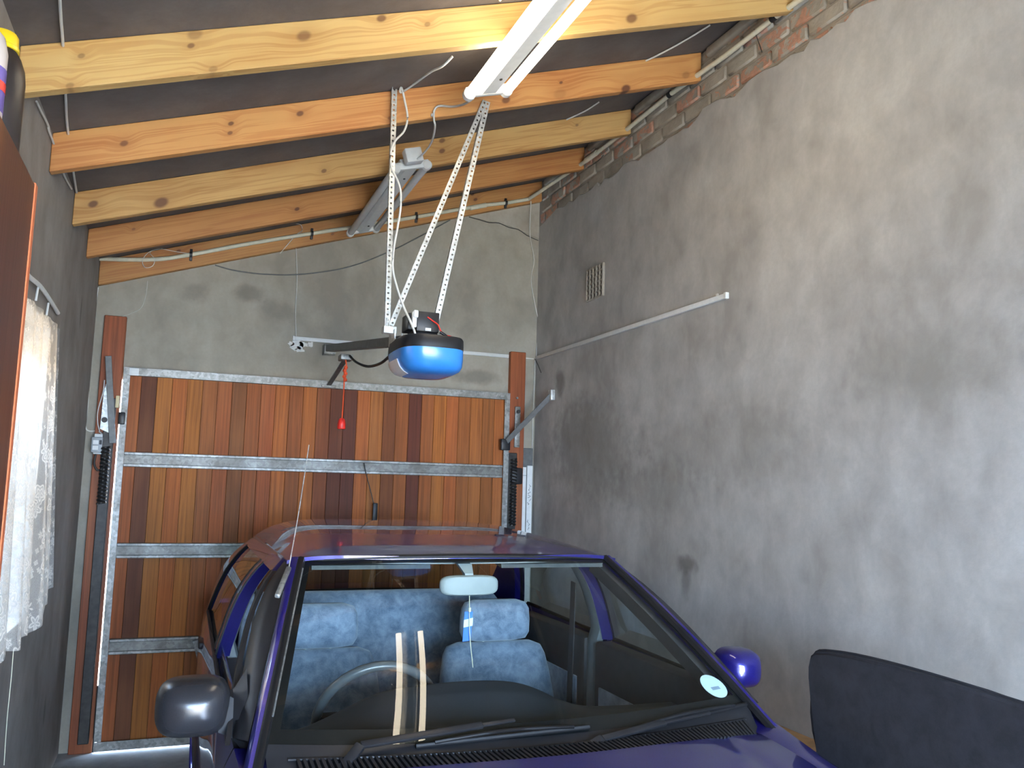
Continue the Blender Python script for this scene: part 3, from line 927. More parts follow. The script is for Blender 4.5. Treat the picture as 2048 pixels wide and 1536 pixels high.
lg = thing('lift_arm', 'dark steel lift gear with channel on the left door post', 'hardware', (-0.40, 5.40, 0.05))
MB().box(-0.428, -0.372, 5.395, 5.431, 0.06, 1.98, 0.003, 1).build('track', 'dark_steel', lg)
MB().box(-0.362, -0.343, 5.446, 5.452, 0.0, 0.36).build('slit_cover', 'black_rubber', lg)  # added strip, stops daylight spilling through the foot of the slit
MB().obox((-0.432, 5.372, 2.22), (-0.372, 5.372, 1.72), 0.034, 0.012, (0, 1, 0), 0.002).build('arm', 'grey_steel', lg)
MB().prism([(-0.445, 1.80), (-0.398, 1.78), (-0.392, 1.90), (-0.415, 2.03), (-0.432, 2.06), (-0.44, 2.02)], 'y', 5.384, 5.392).build('pivot_plate', 'galv_bright', lg)
MB().lathe([(0.001, -0.012), (0.016, -0.012), (0.016, 0.0)], (-0.425, 5.392, 1.852), 14, 'y').build('bolt', 'dark_steel', lg, 40)
MB().box(-0.352, -0.318, 5.355, 5.386, 1.83, 1.90, 0.005).build('bearing_block', 'black_plastic', lg, 40)
MB().box(-0.375, -0.355, 5.378, 5.386, 1.925, 1.995, 0.003).build('plastic_guide', 'dirty_cream', lg, 40)
m = MB()
sp = [(-0.405 + 0.022 * math.cos(t * 0.9), 5.372 + 0.022 * math.sin(t * 0.9), 1.70 - t * 0.0030) for t in range(0, 110)]
m.tube(sp, 0.006, 5, 1)
m.build('spring', 'dark_steel', lg, 60)

rg = thing('lift_arm', 'dark steel lift gear and strut from the right door edge to the side wall', 'hardware', (2.06, 5.39, 1.2))
MB().obox((2.020, 5.375, 1.812), (2.268, 5.151, 2.146), 0.034, 0.020, (0, -1, 0.3), 0.003).build('strut', 'grey_steel', rg)
MB().box(XR - 0.03, XR, 5.125, 5.178, 2.11, 2.18, 0.004).build('wall_bracket', 'galv_bright', rg, 40)
MB().box(1.995, 2.06, 5.350, 5.386, 1.775, 1.850, 0.005).build('bearing_block', 'black_plastic', rg, 40)
MB().box(2.115, 2.155, 5.418, 5.4315, 1.80, 2.08, 0.004).build('pivot_plate', 'galv', rg, 40)
MB().lathe([(0.001, -0.012), (0.013, -0.012), (0.013, 0.0)], (2.136, 5.418, 2.045), 12, 'y').build('bolt', 'dark_steel', rg, 40)
MB().lathe([(0.001, -0.008), (0.008, -0.008), (0.008, 0.0)], (2.13, 5.431, 2.14), 12, 'y').build('bolt', 'galv', rg, 40)
MB().box(2.068, 2.128, 5.395, 5.431, 0.06, 1.76, 0.003, 1).build('track', 'dark_steel', rg)
MB().box(2.085, 2.165, 5.37, 5.40, 1.55, 1.66, 0.01).build('latch', 'black_plastic', rg, 40)
m = MB()
sp = [(2.098 + 0.020 * math.cos(t * 0.9), 5.372 + 0.020 * math.sin(t * 0.9), 1.72 - t * 0.0030) for t in range(0, 150)]
m.tube(sp, 0.006, 5, 1)
m.build('spring', 'dark_steel', rg, 60)

sb = thing('switch_box', 'small white and grey electric switch box on the left door post', 'switch box', (-0.44, 5.43, 1.65))
MB().box(-0.472, -0.390, 5.400, 5.431, 1.655, 1.772, 0.005).build('base', 'white_pvc', sb, 40)
MB().box(-0.482, -0.425, 5.372, 5.400, 1.665, 1.752, 0.004).build('cover', 'grey_box', sb, 40)
for zz in (1.690, 1.722):
    MB().box(-0.474, -0.445, 5.366, 5.372, zz - 0.012, zz + 0.012, 0.002).build('switch', 'white_pvc', sb)
MB().box(-0.440, -0.428, 5.364, 5.372, 1.71, 1.735, 0.002).build('toggle', 'black_plastic', sb)
MB().tube([(-0.455, 5.385, 1.655), (-0.458, 5.38, 1.60), (-0.44, 5.378, 1.565), (-0.415, 5.378, 1.575), (-0.405, 5.39, 1.61)], 0.006, 8, 5).build('cable_loop', 'wire_dark', sb, 60)

# offcuts of trunking standing in the corner
for (x0, x1, zt, lb, nm) in ((2.190, 2.216, 1.668, 'shorter narrow white trunking offcut standing in the far right corner', 1), (2.222, 2.262, 1.680, 'wider white trunking offcut with marker scribbles in the far right corner', 2)):
    t = thing('trunking_offcut', lb, 'trunking', ((x0 + x1) / 2, 5.44, 0.0), 'leaning trunking offcuts')
    MB().box(x0, x1, 5.436, 5.456, 0.0, zt, 0.002, 1).build('channel', 'white_pvc', t)
    if nm == 2:
        rr = random.Random(11)
        for (za, zb) in ((1.42, 1.55), (1.26, 1.31)):
            m = MB()
            zz = zb
            while zz > za:
                xx = 2.241
                pts = [(xx + rr.uniform(-.013, .013), 5.4352, zz - q * 0.006) for q in range(4)]
                m.tube(pts, 0.0012, 4, 4)
                zz -= 0.024
            m.build('handwriting', 'ink', t)['kind'] = 'stuff'
    else:
        MB().box(x0 - 0.002, x1 + 0.002, 5.433, 5.4358, 1.61, 1.612).build('cut_line', 'ink', t)
o = MB().box(2.185, 2.270, 5.458, 5.468, 1.66, 1.80, 0.002).build('grey_plate', 'grey_steel')
tag(o, 'small dull grey plate on the wall above the trunking offcuts', 'plate')

# ------------------------------------------------------------------ door opener
op = thing('door_opener', 'blue and black garage door motor hung from the rafter on perforated angles', 'door opener', (0.90, 3.33, 2.10))


def rrect(cx, cy, hx, hy, z, n=32, e=3.6):
    out = []
    for i in range(n):
        a = 2 * math.pi * i / n
        c, s = math.cos(a), math.sin(a)
        out.append((cx + hx * math.copysign(abs(c) ** (2 / e), c), cy + hy * math.copysign(abs(s) ** (2 / e), s), z))
    return out


mcx, mcy, mhx, mhy = 0.905, 3.36, 0.132, 0.20
MB().loft([rrect(mcx, mcy, mhx * s, mhy * s, z) for (s, z) in ((0.90, 2.124), (0.97, 2.121), (1.0, 2.112), (1.005, 2.086), (1.005, 2.072))]).build('upper_casing', 'black_plastic', op, 40)
MB().loft([rrect(mcx + dx, mcy, mhx * s, mhy * s, z) for (s, z, dx) in ((1.0, 2.073, 0), (0.995, 2.055, .001), (0.975, 2.030, .004), (0.93, 2.008, .009), (0.84, 1.992, .013), (0.66, 1.981, .015), (0.35, 1.977, .016))]).build('blue_cover', 'blue_plastic', op, 50)
def lens_pt(u, w, o):
    sc, z, dx = [(0.98, 2.036, .003), (0.96, 2.020, .006), (0.93, 2.006, .009), (0.84, 1.990, .013), (0.70, 1.981, .015)][min(4, int(w * 4 + .5))]
    r = rrect(mcx + dx, mcy, mhx * sc * o, mhy * sc * o, z, 64)
    return r[int(round(lerp(27, 33, u)))]


MB().shell(lambda u, w: lens_pt(u, w, 1.03), 6, 4, lambda u, w: lens_pt(u, w, .98)).build('light_lens', 'white_lens', op, 50)
MB().box(0.852, 0.94, 3.30, 3.44, 2.122, 2.152, 0.004).build('battery_tray', 'black_plastic', op, 40)
for xx in (0.900, 0.915):
    MB().box(xx, xx + 0.004, 3.298, 3.30, 2.130, 2.142).build('terminal', 'galv_bright', op)
# rail from motor to the wall header
MB().obox((0.868, 3.54, 2.150), (0.832, 5.385, 2.372), 0.055, 0.042, (0, 0, 1), 0.003).build('rail', 'grey_steel', op)
MB().box(0.795, 0.870, 5.385, YB - 0.001, 2.335, 2.40, 0.004).build('header_bracket', 'galv', op, 40)
MB().box(0.815, 0.885, 4.86, 4.96, 2.235, 2.268, 0.004).build('trolley', 'galv', op, 40)
MB().obox((0.85, 4.93, 2.24), (0.835, 5.392, 2.135), 0.028, 0.010, (0, 0, 1), 0.002).build('door_arm', 'grey_steel', op)
MB().box(0.79, 0.88, 5.372, 5.386, 2.122, 2.138, 0.003).build('arm_foot', 'galv', op)
MB().tube([(0.864,4.850,2.256), (0.854,4.600,2.189), (0.858,4.300,2.129), (0.858,4.000,2.107), (0.860,3.800,2.118), (0.851,3.620,2.120)], 0.007, 8, 6).build('drive_cable', 'black_rubber', op, 60)
rc = MB().tube([(0.841,4.880,2.258), (0.853,4.880,2.192), (0.844,4.880,2.142), (0.844,4.880,2.032), (0.842,4.880,1.893)], 0.004, 6, 5).build('release_cord', 'red_cord', op, 60, label='red emergency release cord')
kp = (0.846,4.880,2.162)
m = MB()
for q in range(5):
    m.lathe([(0.002, -0.011), (0.011, -0.006), (0.011, 0.006), (0.002, 0.011)], (kp[0] + 0.003 * (-1) ** q, kp[1], kp[2] + 0.03 - q * 0.018), 8)
m.build('knot', 'red_cord', rc, 60)
hp = (0.841,4.880,1.865)
MB().lathe([(0.003, 0.034), (0.012, 0.032), (0.020, 0.020), (0.023, 0.0), (0.024, -0.024), (0.020, -0.030), (0.004, -0.031)], hp, 16).build('pull_handle', 'red_plastic', rc, 50)


def angle_iron(p0, p1, across, into, w=0.036, pitch=0.0225, th=0.0025):
    """perforated angle: two flanges with a row of round holes each"""
    p0, p1 = Vector(p0), Vector(p1)
    d = p1 - p0
    L = d.length
    d.normalize()
    nseg = max(2, int(L / pitch))
    st = L / nseg
    m = MB()
    for fl in (across, into):
        a = Vector(fl)
        a = (a - d * a.dot(d)).normalized()
        nrm = d.cross(a).normalized()
        for s in range(nseg):
            o = p0 + d * (s * st)
            sq = [o, o + a * w, o + a * w + d * st, o + d * st]
            c = o + a * (w * 0.52) + d * (st / 2)
            hr = 0.0048
            ring = [c + a * (math.cos(math.radians(225 + 45 * i)) * hr) + d * (math.sin(math.radians(225 + 45 * i)) * hr) for i in range(8)]
            mids = [(sq[i] + sq[(i + 1) % 4]) / 2 for i in range(4)]
            outer = [sq[0], mids[0], sq[1], mids[1], sq[2], mids[2], sq[3], mids[3]]
            for off in (0.0, th):
                vs = [p + nrm * off for p in outer] + [p + nrm * off for p in ring]
                fs = [(i, (i + 1) % 8, 8 + (i + 1) % 8, 8 + i) for i in range(8)]
                m.add(vs, fs)
            vs = [p for p in ring] + [p + nrm * th for p in ring]
            m.add(vs, [(i, (i + 1) % 8, 8 + (i + 1) % 8, 8 + i) for i in range(8)])
        e0, e1 = p0 + a * w, p1 + a * w
        m.add([e0, e1, e1 + nrm * th, e0 + nrm * th], [(0, 1, 2, 3)])
        m.add([p0, p1, p1 + nrm * th, p0 + nrm * th], [(0, 1, 2, 3)])
    return m.build('perforated_angle', 'galv_bright', op, recalc=False)


angle_iron((0.742, 3.412, 2.175), (0.727, 3.412, 3.216), (1, 0.12, 0), (-0.1, -1, 0), 0.026)
angle_iron((0.762, 3.405, 2.19), (1.138, 3.405, 3.235), (1, 0.1, 0), (0.1, 1, 0), 0.020)
angle_iron((0.952, 3.47, 2.14), (1.152, 3.411, 3.235), (1, 0, 0), (0, 1, 0), 0.021)
m = MB().box(0.735, 0.79, 3.385, 3.425, 2.150, 2.180, 0.003)
m.box(0.775, 0.780, 3.36, 3.46, 2.105, 2.165)
m.box(0.775, 0.86, 3.36, 3.46, 2.120, 2.125)
m.build('mounting_bracket', 'galv_bright', op)
for p in ((0.750, 3.40, 2.185), (0.815, 3.40, 2.125), (0.842, 3.41, 2.125)):
    MB().lathe([(0.001, 0.03), (0.004, 0.03), (0.004, 0.008), (0.009, 0.008), (0.009, -0.004), (0.001, -0.004)], p, 10).build('bolt', 'galv_bright', op, 40)

bt = thing('battery_box', 'black backup battery with red lead on top of the door opener', 'battery', (0.895, 3.36, 2.152))
MB().box(0.848, 0.942, 3.29, 3.44, 2.1525, 2.235, 0.004).build('case', 'black_plastic', bt, 40)
MB().box(0.818, 0.848, 3.31, 3.42, 2.160, 2.228, 0.004).build('charger', 'black_plastic', bt, 40)
MB().box(0.884, 0.908, 3.2885, 3.290, 2.156, 2.168).build('sticker', 'white_pvc', bt)
m = MB().box(0.828, 0.848, 3.285, 3.31, 2.165, 2.232, 0.006)
m.box(0.832, 0.852, 3.28, 3.30, 2.205, 2.236, 0.005)
m.build('white_plug', 'white_pvc', bt, 40)
MB().tube([(0.890,3.285,2.212), (0.912,3.280,2.197), (0.928,3.260,2.179), (0.937,3.250,2.155), (0.952,3.250,2.140), (0.984,3.260,2.136), (1.010,3.280,2.125)], 0.0028, 6, 5).build('red_lead', 'red_plastic', bt, 60)
MB().tube([(0.935,3.250,2.149), (0.952,3.250,2.140), (0.968,3.255,2.132)], 0.006, 8, 2).build('fuse_holder', 'black_plastic', bt, 60)

cable('power_cable', [(0.857,2.950,3.156), (0.833,3.000,3.136), (0.815,3.100,3.156), (0.799,3.250,3.179), (0.768,3.370,3.183), (0.755,3.370,3.180), (0.761,3.370,3.199), (0.776,3.370,3.147), (0.792,3.370,3.073), (0.780,3.370,3.011), (0.741,3.360,2.956), (0.726,3.360,2.904), (0.731,3.360,2.840), (0.752,3.360,2.801), (0.773,3.360,2.750), (0.777,3.360,2.675), (0.770,3.370,2.592), (0.758,3.370,2.495), (0.759,3.370,2.411), (0.777,3.360,2.337), (0.802,3.330,2.251), (0.821,3.280,2.182), (0.834,3.260,2.139), (0.842,3.270,2.111)], 0.0048, 'cord_white', 'white power cable twisting down the angle iron to the door motor')
cable('lamp_cable', [(1.001,3.120,3.092), (1.002,3.250,3.122), (0.984,3.360,3.154), (0.935,3.400,3.164), (0.917,3.410,3.142), (0.918,3.410,3.101), (0.929,3.430,3.084), (0.968,3.600,3.104), (0.983,3.720,3.109), (0.972,3.820,3.097), (0.951,3.850,3.079)], 0.0048, 'cord_white', 'white cable linking the lit light to the unlit light')
o = MB().box(0.905, 0.917, 3.408, 3.42, 3.118, 3.130, 0.002).build('cable_clip', 'white_pvc')
tag(o, 'tiny white cable clip nailed on the second rafter', 'clip')

# ------------------------------------------------------------------ the car
CX = 0.95
car = thing('car', 'dark blue saloon car parked facing the viewer', 'car', (CX, 3.05, 0.0))
ZSH = [(1.05, .69), (1.3, .745), (1.6, .79), (1.9, .82), (2.2, .86), (2.4, .893), (2.8, .905), (3.6, .92), (4.3, .935), (4.7, .93), (5.06, .86)]
HWB = [(1.05, .66), (1.3, .71), (1.6, .735), (1.9, .748), (2.2, .772), (2.5, .79), (3.4, .795), (4.2, .79), (4.7, .755), (5.06, .69)]
HWM = [(1.05, .70), (1.2, .78), (1.6, .815), (2.3, .83), (3.5, .832), (4.4, .82), (4.85, .785), (5.06, .72)]
PROF = [(0, .94), (.12, .985), (.4, 1.0), (.65, .997), (.85, .985)]
GH = [(0.86, .805), (0.90, .795), (0.95, .785), (1.11, .735), (1.20, .685), (1.25, .640), (1.285, .600)]
ZC = [(2.80, 1.294), (2.9, 1.307), (3.0, 1.323), (3.3, 1.350), (3.7, 1.366), (4.0, 1.366), (4.17, 1.358), (4.24, 1.340)]
ZH = [(1.0, .70), (1.1, .735), (1.3, .775), (1.6, .82), (1.9, .858), (2.03, .872), (2.3, .89)]
WHEELS = (1.66, 4.12)


def gh(z):
    return stab(GH, z)


def side_pt(s, Y, w, inset=0.0):
    z = lerp(0.20, stab(ZSH, Y), w)
    hm = stab(HWM, Y)
    hw = hm * (stab(PROF, w) if w < .85 else lerp(.985, stab(HWB, Y) / hm, ((w - .85) / .15) ** 1.4))
    return (CX + s * (hw - inset), Y, z)


def side_panel(name, s, y0, y1, mat='paint', arches=True, label=None, inner_top=None):
    ny = max(8, int((y1 - y0) / 0.03))
    nw = 26
    m = MB()
    vs, fs = [], []
    for j in range(ny + 1):
        Y = lerp(y0, y1, j / ny)
        for i in range(nw + 1):
            vs.append(side_pt(s, Y, i / nw))
        if inner_top:
            hb, zs = stab(HWB, Y), stab(ZSH, Y)
            for q in (0.4, 1.0):
                v = lerp(hb, inner_top, q)
                vs.append((CX + s * v, Y, lerp(zs, hood_z(inner_top, Y) - 0.001, q) + 0.008 * math.sin(q * math.pi)))
    W = nw + 1 + (2 if inner_top else 0)
    for j in range(ny):
        for i in range(W - 1):
            q = (j * W + i, j * W + i + 1, (j + 1) * W + i + 1, (j + 1) * W + i)
            cy_ = sum(vs[t][1] for t in q) / 4
            cz_ = sum(vs[t][2] for t in q) / 4
            if arches and any((cy_ - wy) ** 2 + (cz_ - 0.30) ** 2 < 0.335 ** 2 for wy in WHEELS):
                continue
            fs.append(q if s < 0 else q[::-1])
    m.add(vs, fs)
    return m.build(name, mat, car, 35, recalc=False, label=label)


def hood_z(v, Y):
    return stab(ZH, Y) - 0.05 * (abs(v) / .76) ** 2.6


def hood_rear(v):
    return 2.03 + 0.115 * (v / .70) ** 2


for s in (-1, 1):
    side_panel('front_wing', s, 1.06, 2.30, inner_top=0.685)
    dr = side_panel('front_door', s, 2.305, 3.285)
    rd = side_panel('rear_door', s, 3.29, 4.17)
    side_panel('rear_quarter', s, 4.175, 5.05)
    # inner dark skin behind the shut lines
    m = MB().grid(lambda u, w: side_pt(s, lerp(1.2, 5.0, u), lerp(0.12, .93, w), 0.012), 70, 12)
    ins = MB()
    ins.v = m.v
    ins.f = [q for q in m.f if not any((sum(m.v[t][1] for t in q) / 4 - wy) ** 2 + (sum(m.v[t][2] for t in q) / 4 - 0.30) ** 2 < 0.345 ** 2 for wy in WHEELS)]
    ins.build('door_sill_liner', 'black_rubber', car, 60)
    for wy in WHEELS:
        pts = [(side_pt(s, wy + 0.333 * math.cos(a), max(0.0, (0.30 + 0.333 * math.sin(a) - .2) / (stab(ZSH, wy) - .2)))[0] + s * 0.002, wy + 0.333 * math.cos(a), 0.30 + 0.333 * math.sin(a)) for a in [math.radians(t) for t in range(-15, 196, 6)]]
        MB().tube(pts, 0.008, 6, 1).build('wheel_arch_lip', 'paint', car, 60)
        wx = CX + s * 0.70
        wh = MB().lathe([(0.19, -0.085), (0.255, -0.088), (0.285, -0.07), (0.29, 0.0), (0.285, 0.07), (0.255, 0.088), (0.19, 0.085)], (wx, wy, 0.29), 36, 'x').build('wheel', 'tyre', car, 40, label='black tyre')
        MB().lathe([(0.02, -0.06), (0.19, -0.055), (0.195, -0.08), (0.195, 0.08), (0.19, 0.055), (0.02, 0.06)], (wx, wy, 0.29), 24, 'x').build('rim', 'alloy', wh, 40)
    # door handle and rubbing strip
    for yy in (3.12, 4.02):
        p = side_pt(s, yy, .86)
        MB().box(p[0] - 0.012, p[0] + 0.012, yy - 0.07, yy + 0.07, p[2] - 0.014, p[2] + 0.014, 0.006).build('door_handle', 'black_plastic', car, 40)
    MB().tube([side_pt(s, y_, .56, -0.004) for y_ in [2.05 + .1 * q for q in range(18)]], 0.010, 6, 2).build('rubbing_strip', 'black_plastic', car, 60)

MB().shell(lambda u, w: (CX + lerp(-.68, .68, u), lerp(1.05, hood_rear(lerp(-.68, .68, u)), w), hood_z(lerp(-.68, .68, u), lerp(1.05, hood_rear(lerp(-.68, .68, u)), w)) + 0.004 - 0.006 * math.exp(-((abs(lerp(-.68, .68, u)) - .52) / .03) ** 2)),
           60, 30, lambda u, w: (CX + lerp(-.675, .675, u), lerp(1.055, hood_rear(lerp(-.68, .68, u)) - .004, w), hood_z(lerp(-.68, .68, u), lerp(1.05, hood_rear(lerp(-.68, .68, u)), w)) - 0.02)).build('bonnet', 'paint', car, 40)
# nose
MB().shell(lambda u, w: (CX + lerp(-.70, .70, u), 1.04 + 0.08 * abs(2 * u - 1) ** 2.5 - 0.03 * w * 0, lerp(.50, .70, w)), 30, 6,
           lambda u, w: (CX + lerp(-.70, .70, u), 1.08 + 0.08 * abs(2 * u - 1) ** 2.5, lerp(.50, .70, w))).build('nose_panel', 'paint', car, 40)
for s in (-1, 1):
    MB().box(CX + s * .55 - .13, CX + s * .55 + .13, 1.03, 1.10, .535, .675, 0.02, 3).build('headlamp', 'lamp_clear', car, 40)
MB().box(CX - .36, CX + .36, 1.025, 1.06, .57, .65, 0.01).build('grille', 'black_plastic', car, 40)
for (ya, sg, nm) in ((0.96, 1, 'front_bumper'), (5.14, -1, 'rear_bumper')):
    def bump(u, w, t=0.0, ya=ya, sg=sg):
        v = lerp(-.80, .80, u)
        return (CX + v * (1 - .03 * t), ya + sg * (0.16 * abs(2 * u - 1) ** 3 + 0.02 * (2 * w - 1) ** 2 + t * 0.05), lerp(.22, .52, w))
    MB().shell(lambda u, w: bump(u, w), 36, 8, lambda u, w: bump(u, w, 1.0)).build(nm, 'paint', car, 40)

# boot and tail
def boot_z(v, Y):
    return tab([(4.60, .955), (4.75, .955), (4.95, .935), (5.06, .88)], Y) - 0.03 * (abs(v) / .74) ** 3


MB().shell(lambda u, w: (CX + lerp(-.72, .72, u) * lerp(1.0, .95, w), lerp(4.66, 5.05, w), boot_z(lerp(-.72, .72, u), lerp(4.66, 5.05, w))), 40, 14,
           lambda u, w: (CX + lerp(-.72, .72, u) * lerp(1.0, .95, w), lerp(4.66, 5.05, w), boot_z(lerp(-.72, .72, u), lerp(4.66, 5.05, w)) - .02)).build('boot_lid', 'paint', car, 40)
MB().shell(lambda u, w: (CX + lerp(-.69, .69, u), 5.05 - 0.06 * abs(2 * u - 1) ** 3, lerp(.50, .875, w)), 24, 8,
           lambda u, w: (CX + lerp(-.69, .69, u), 5.02 - 0.06 * abs(2 * u - 1) ** 3, lerp(.50, .875, w))).build('tail_panel', 'paint', car, 40)
for s in (-1, 1):
    MB().box(CX + s * .56 - .11, CX + s * .56 + .11, 5.0, 5.06, .62, .76, 0.015, 3).build('tail_lamp', 'lamp_red', car, 40)


# windscreen
def ws(sv, t, off=0.0):
    q = sv * sv
    b = Vector((CX + .713 * sv, 2.18 + .06 * q, .88 + .02 * q))
    e = Vector((CX + .555 * sv, 2.835 + .065 * q, 1.298 - .016 * q))
    p = b.lerp(e, t)
    bul = 0.020 * 4 * t * (1 - t) * (1 - 0.3 * q) + off
    return p + Vector((0, -0.52, 0.85)) * bul


MB().grid(lambda u, w: ws(lerp(-1, 1, u), w), 40, 24).build('windscreen', 'windscreen', car, 60, recalc=False)
m = MB()
for (s0, s1, t0, t1) in ((-1.0, -.955, 0, 1), (.975, 1.0, 0, 1), (-1, 1, 0, .062), (-1, 1, .962, 1.0)):
    m.grid(lambda u, w: ws(lerp(s0, s1, u), lerp(t0, t1, w), -0.003), 30, 24)
m.build('black_border', 'black_rubber', car, 60, recalc=False)
loop = [ws(-1, t / 10) for t in range(0, 11)] + [ws(-1 + 2 * t / 16, 1) for t in range(1, 17)] + [ws(1, 1 - t / 10) for t in range(1, 11)]
MB().tube(loop, 0.009, 8, 2).build('windscreen_seal', 'black_rubber', car, 60)
MB().tube([ws(-.99, .1 + t / 11, 0.009) for t in range(0, 10)], 0.0028, 6, 1).build('bright_strip', 'galv', car, 60, label='thin bright strip along the screen edge')

# cowl with ribbed grille
def cowl(sv, r, off=0.0):
    a = ws(sv, 0.0)
    vh = sv * .70
    b = Vector((CX + vh, hood_rear(vh) - 0.012, hood_z(vh, hood_rear(vh)) - 0.008))
    p = a.lerp(b, r)
    p.z += -0.016 * math.sin(r * math.pi) + off
    return p


MB().grid(lambda u, w: cowl(lerp(-1.0, 1.0, u), w), 40, 8).build('cowl_panel', 'black_plastic', car, 50)
m = MB()
for q in range(92):
    sv = lerp(-.90, .93, q / 91)
    m.obox(cowl(sv, .34, 0.005), cowl(sv + .002, .90, 0.006), 0.0075, 0.014, (0, 0, 1))
m.build('cowl_grille', 'black_plastic', car)
m = MB().tube([cowl(lerp(-.93, .95, q / 20), .31, 0.006) for q in range(21)], 0.004, 6, 2)
m.build('cowl_ridge', 'black_plastic', car, 60)


# pillars and side glass
def ya(z):
    return 2.24 + .66 * (z - .90) / .382


for s in (-1, 1):
    rings, mould, frame = [], [], []
    for j in range(-2, 15):
        t = j / 14
        b = ws(s, max(t, 0.0) if t >= 0 else 0.0)
        if t < 0:
            b = ws(s, 0) + (ws(s, 0) - ws(s, .12)) * (-t * 1.2 / .12)
        vw = abs(b.x - CX)
        z = b.z
        go = max(gh(max(z, .86)) - 0.012 * max(0, 1 - t) - 0.004, vw + 0.03)
        pm = vw + .034
        ring = [(vw + .012, b.y + .006, z + .010), (vw + .024, b.y + .004, z + .012), (pm, b.y + .016, z + .009), (pm, b.y + .05, z - .02), (vw + .01, b.y + .06, z - .035)]
        frame.append([(CX + s * a_, y_, z_) for a_, y_, z_ in ((pm + .002, b.y + .024, z + .003), (lerp(pm, go, .5), b.y + .040, z + .003), (go, b.y + .085, z - .004), (go - .003, b.y + .122, z - .012), (go - .03, b.y + .122, z - .03), (pm + .002, b.y + .06, z - .03))])
        mould.append([(CX + s * a_, y_, z_) for a_, y_, z_ in ((vw - .010, b.y + .002, z + .004), (vw - .004, b.y - .006, z + .012), (vw + .008, b.y - .004, z + .014), (vw + .014, b.y + .004, z + .011), (vw + .008, b.y + .03, z - .01))])
        rings.append([(CX + s * a_, y_, z_) for a_, y_, z_ in ring])
    MB().loft(frame[2:]).build('door_frame', 'black_plastic', car, 50)
    MB().loft(mould).build('screen_moulding', 'black_rubber', car, 50)
    MB().loft(rings).build('front_pillar', 'paint', car, 50)
    # black inner trim of the pillar
    rings = []
    for j in range(0, 15):
        b = ws(s, j / 14)
        vw = abs(b.x - CX)
        z = b.z
        rings.append([(CX + s * (vw - .030), b.y + .040, z - .010), (CX + s * (vw + .010), b.y + .045, z - .018), (CX + s * (vw + .012), b.y + .095, z - .050), (CX + s * (vw - .012), b.y + .10, z - .055)])
    MB().loft(rings).build('pillar_trim', 'door_card', car, 50)

    def sp(Y, z, off=0.0):
        return (CX + s * (gh(z) + off - (0.03 * max(0, (Y - 4.2) / .5) ** 2)), Y, z)
    zt = 1.246
    zb = [0.0]

    def patch(name, f0, f1, mat, off=0.0, nz=14, ny=14, z1=zt, z0=None, smooth=60, thick=None, label=None):
        def fn(u, w, o=off):
            def bot(Y):
                return (stab(ZSH, Y) - 0.004) if z0 is None else z0
            # edges are functions of z
            zz = lerp(bot(lerp(f0(.92), f1(.92), u)), z1, w)
            return sp(lerp(f0(zz), f1(zz), u), zz, o)
        if thick:
            return MB().shell(lambda u, w: fn(u, w), ny, nz, lambda u, w: fn(u, w, off - thick)).build(name, mat, car, smooth, label=label)
        return MB().grid(fn, ny, nz, flip=(s > 0)).build(name, mat, car, smooth, recalc=False, label=label)

    fa = lambda z: max(2.43, ya(z) + .115)
    rb = lambda z: lerp(4.27, 4.06, max(0, (z - .93)) / .32)
    cc = lambda z: lerp(4.70, 4.19, max(0, (z - .93)) / .32)
    if s < 0:      # driver's window wound down: only its top edge shows above the sill
        patch('front_door_glass', fa, lambda z: 3.255, 'side_glass', -0.012, z1=.955, thick=.004)
    else:
        patch('front_door_glass', fa, lambda z: 3.255, 'side_glass', -0.008)
    # painted front face of the centre pillar, seen through the front window
    MB().grid(lambda u, w: (CX + s * (gh(lerp(.915, 1.243, w)) - lerp(.006, .050, u)), 3.252 + .012 * u, lerp(.915, 1.243, w)), 6, 14).build('pillar_front_face', 'paint', car, 60)
    patch('rear_door_glass', lambda z: 3.375, rb, 'side_glass', -0.008)
    patch('mirror_sail', lambda z: ya(z) + .09, lambda z: max(2.43, ya(z) + .125), 'black_plastic', 0.002, thick=.012)
    patch('window_surround', fa, lambda z: fa(z) + .022, 'black_rubber', 0.002, thick=.012)
    patch('window_surround', lambda z: 3.250, lambda z: 3.264, 'black_rubber', 0.002, thick=.006)
    patch('centre_pillar', lambda z: 3.262, lambda z: 3.335, 'paint', 0.0, thick=.03)
    patch('window_surround', lambda z: 3.335, lambda z: 3.375, 'black_rubber', 0.002, thick=.012)
    patch('window_surround', lambda z: rb(z) - .012, lambda z: rb(z) + .018, 'black_rubber', 0.002, thick=.012)
    patch('rear_pillar', lambda z: rb(z) + .018, cc, 'paint', 0.0, thick=.04)
    patch('roof_rail', lambda z: ya(z) + .10, lambda z: cc(z), 'paint', 0.001, nz=4, ny=40, z1=1.283, z0=1.243, thick=.02)
    MB().tube([sp(Y_, stab(ZSH, Y_) + 0.004, 0.001) for Y_ in [2.40 + .12 * q for q in range(16)]], 0.007, 6, 3).build('waist_seal', 'black_rubber', car, 60)
    # inside: pillar trims, door cards
    tr = []
    for j in range(18):
        z = lerp(.42, 1.25, j / 17)
        g = gh(max(z, .90)) - .050 - (.03 if z < .9 else 0.03 * max(0, (.96 - z) / .06))
        tr.append([(CX + s * (g - .008), 3.30, z), (CX + s * g, 3.268, z), (CX + s * (g + .030), 3.270, z), (CX + s * (g + .030), 3.345, z), (CX + s * g, 3.35, z)])
    MB().loft(tr).build('centre_pillar_trim', 'trim_grey', car, 50)
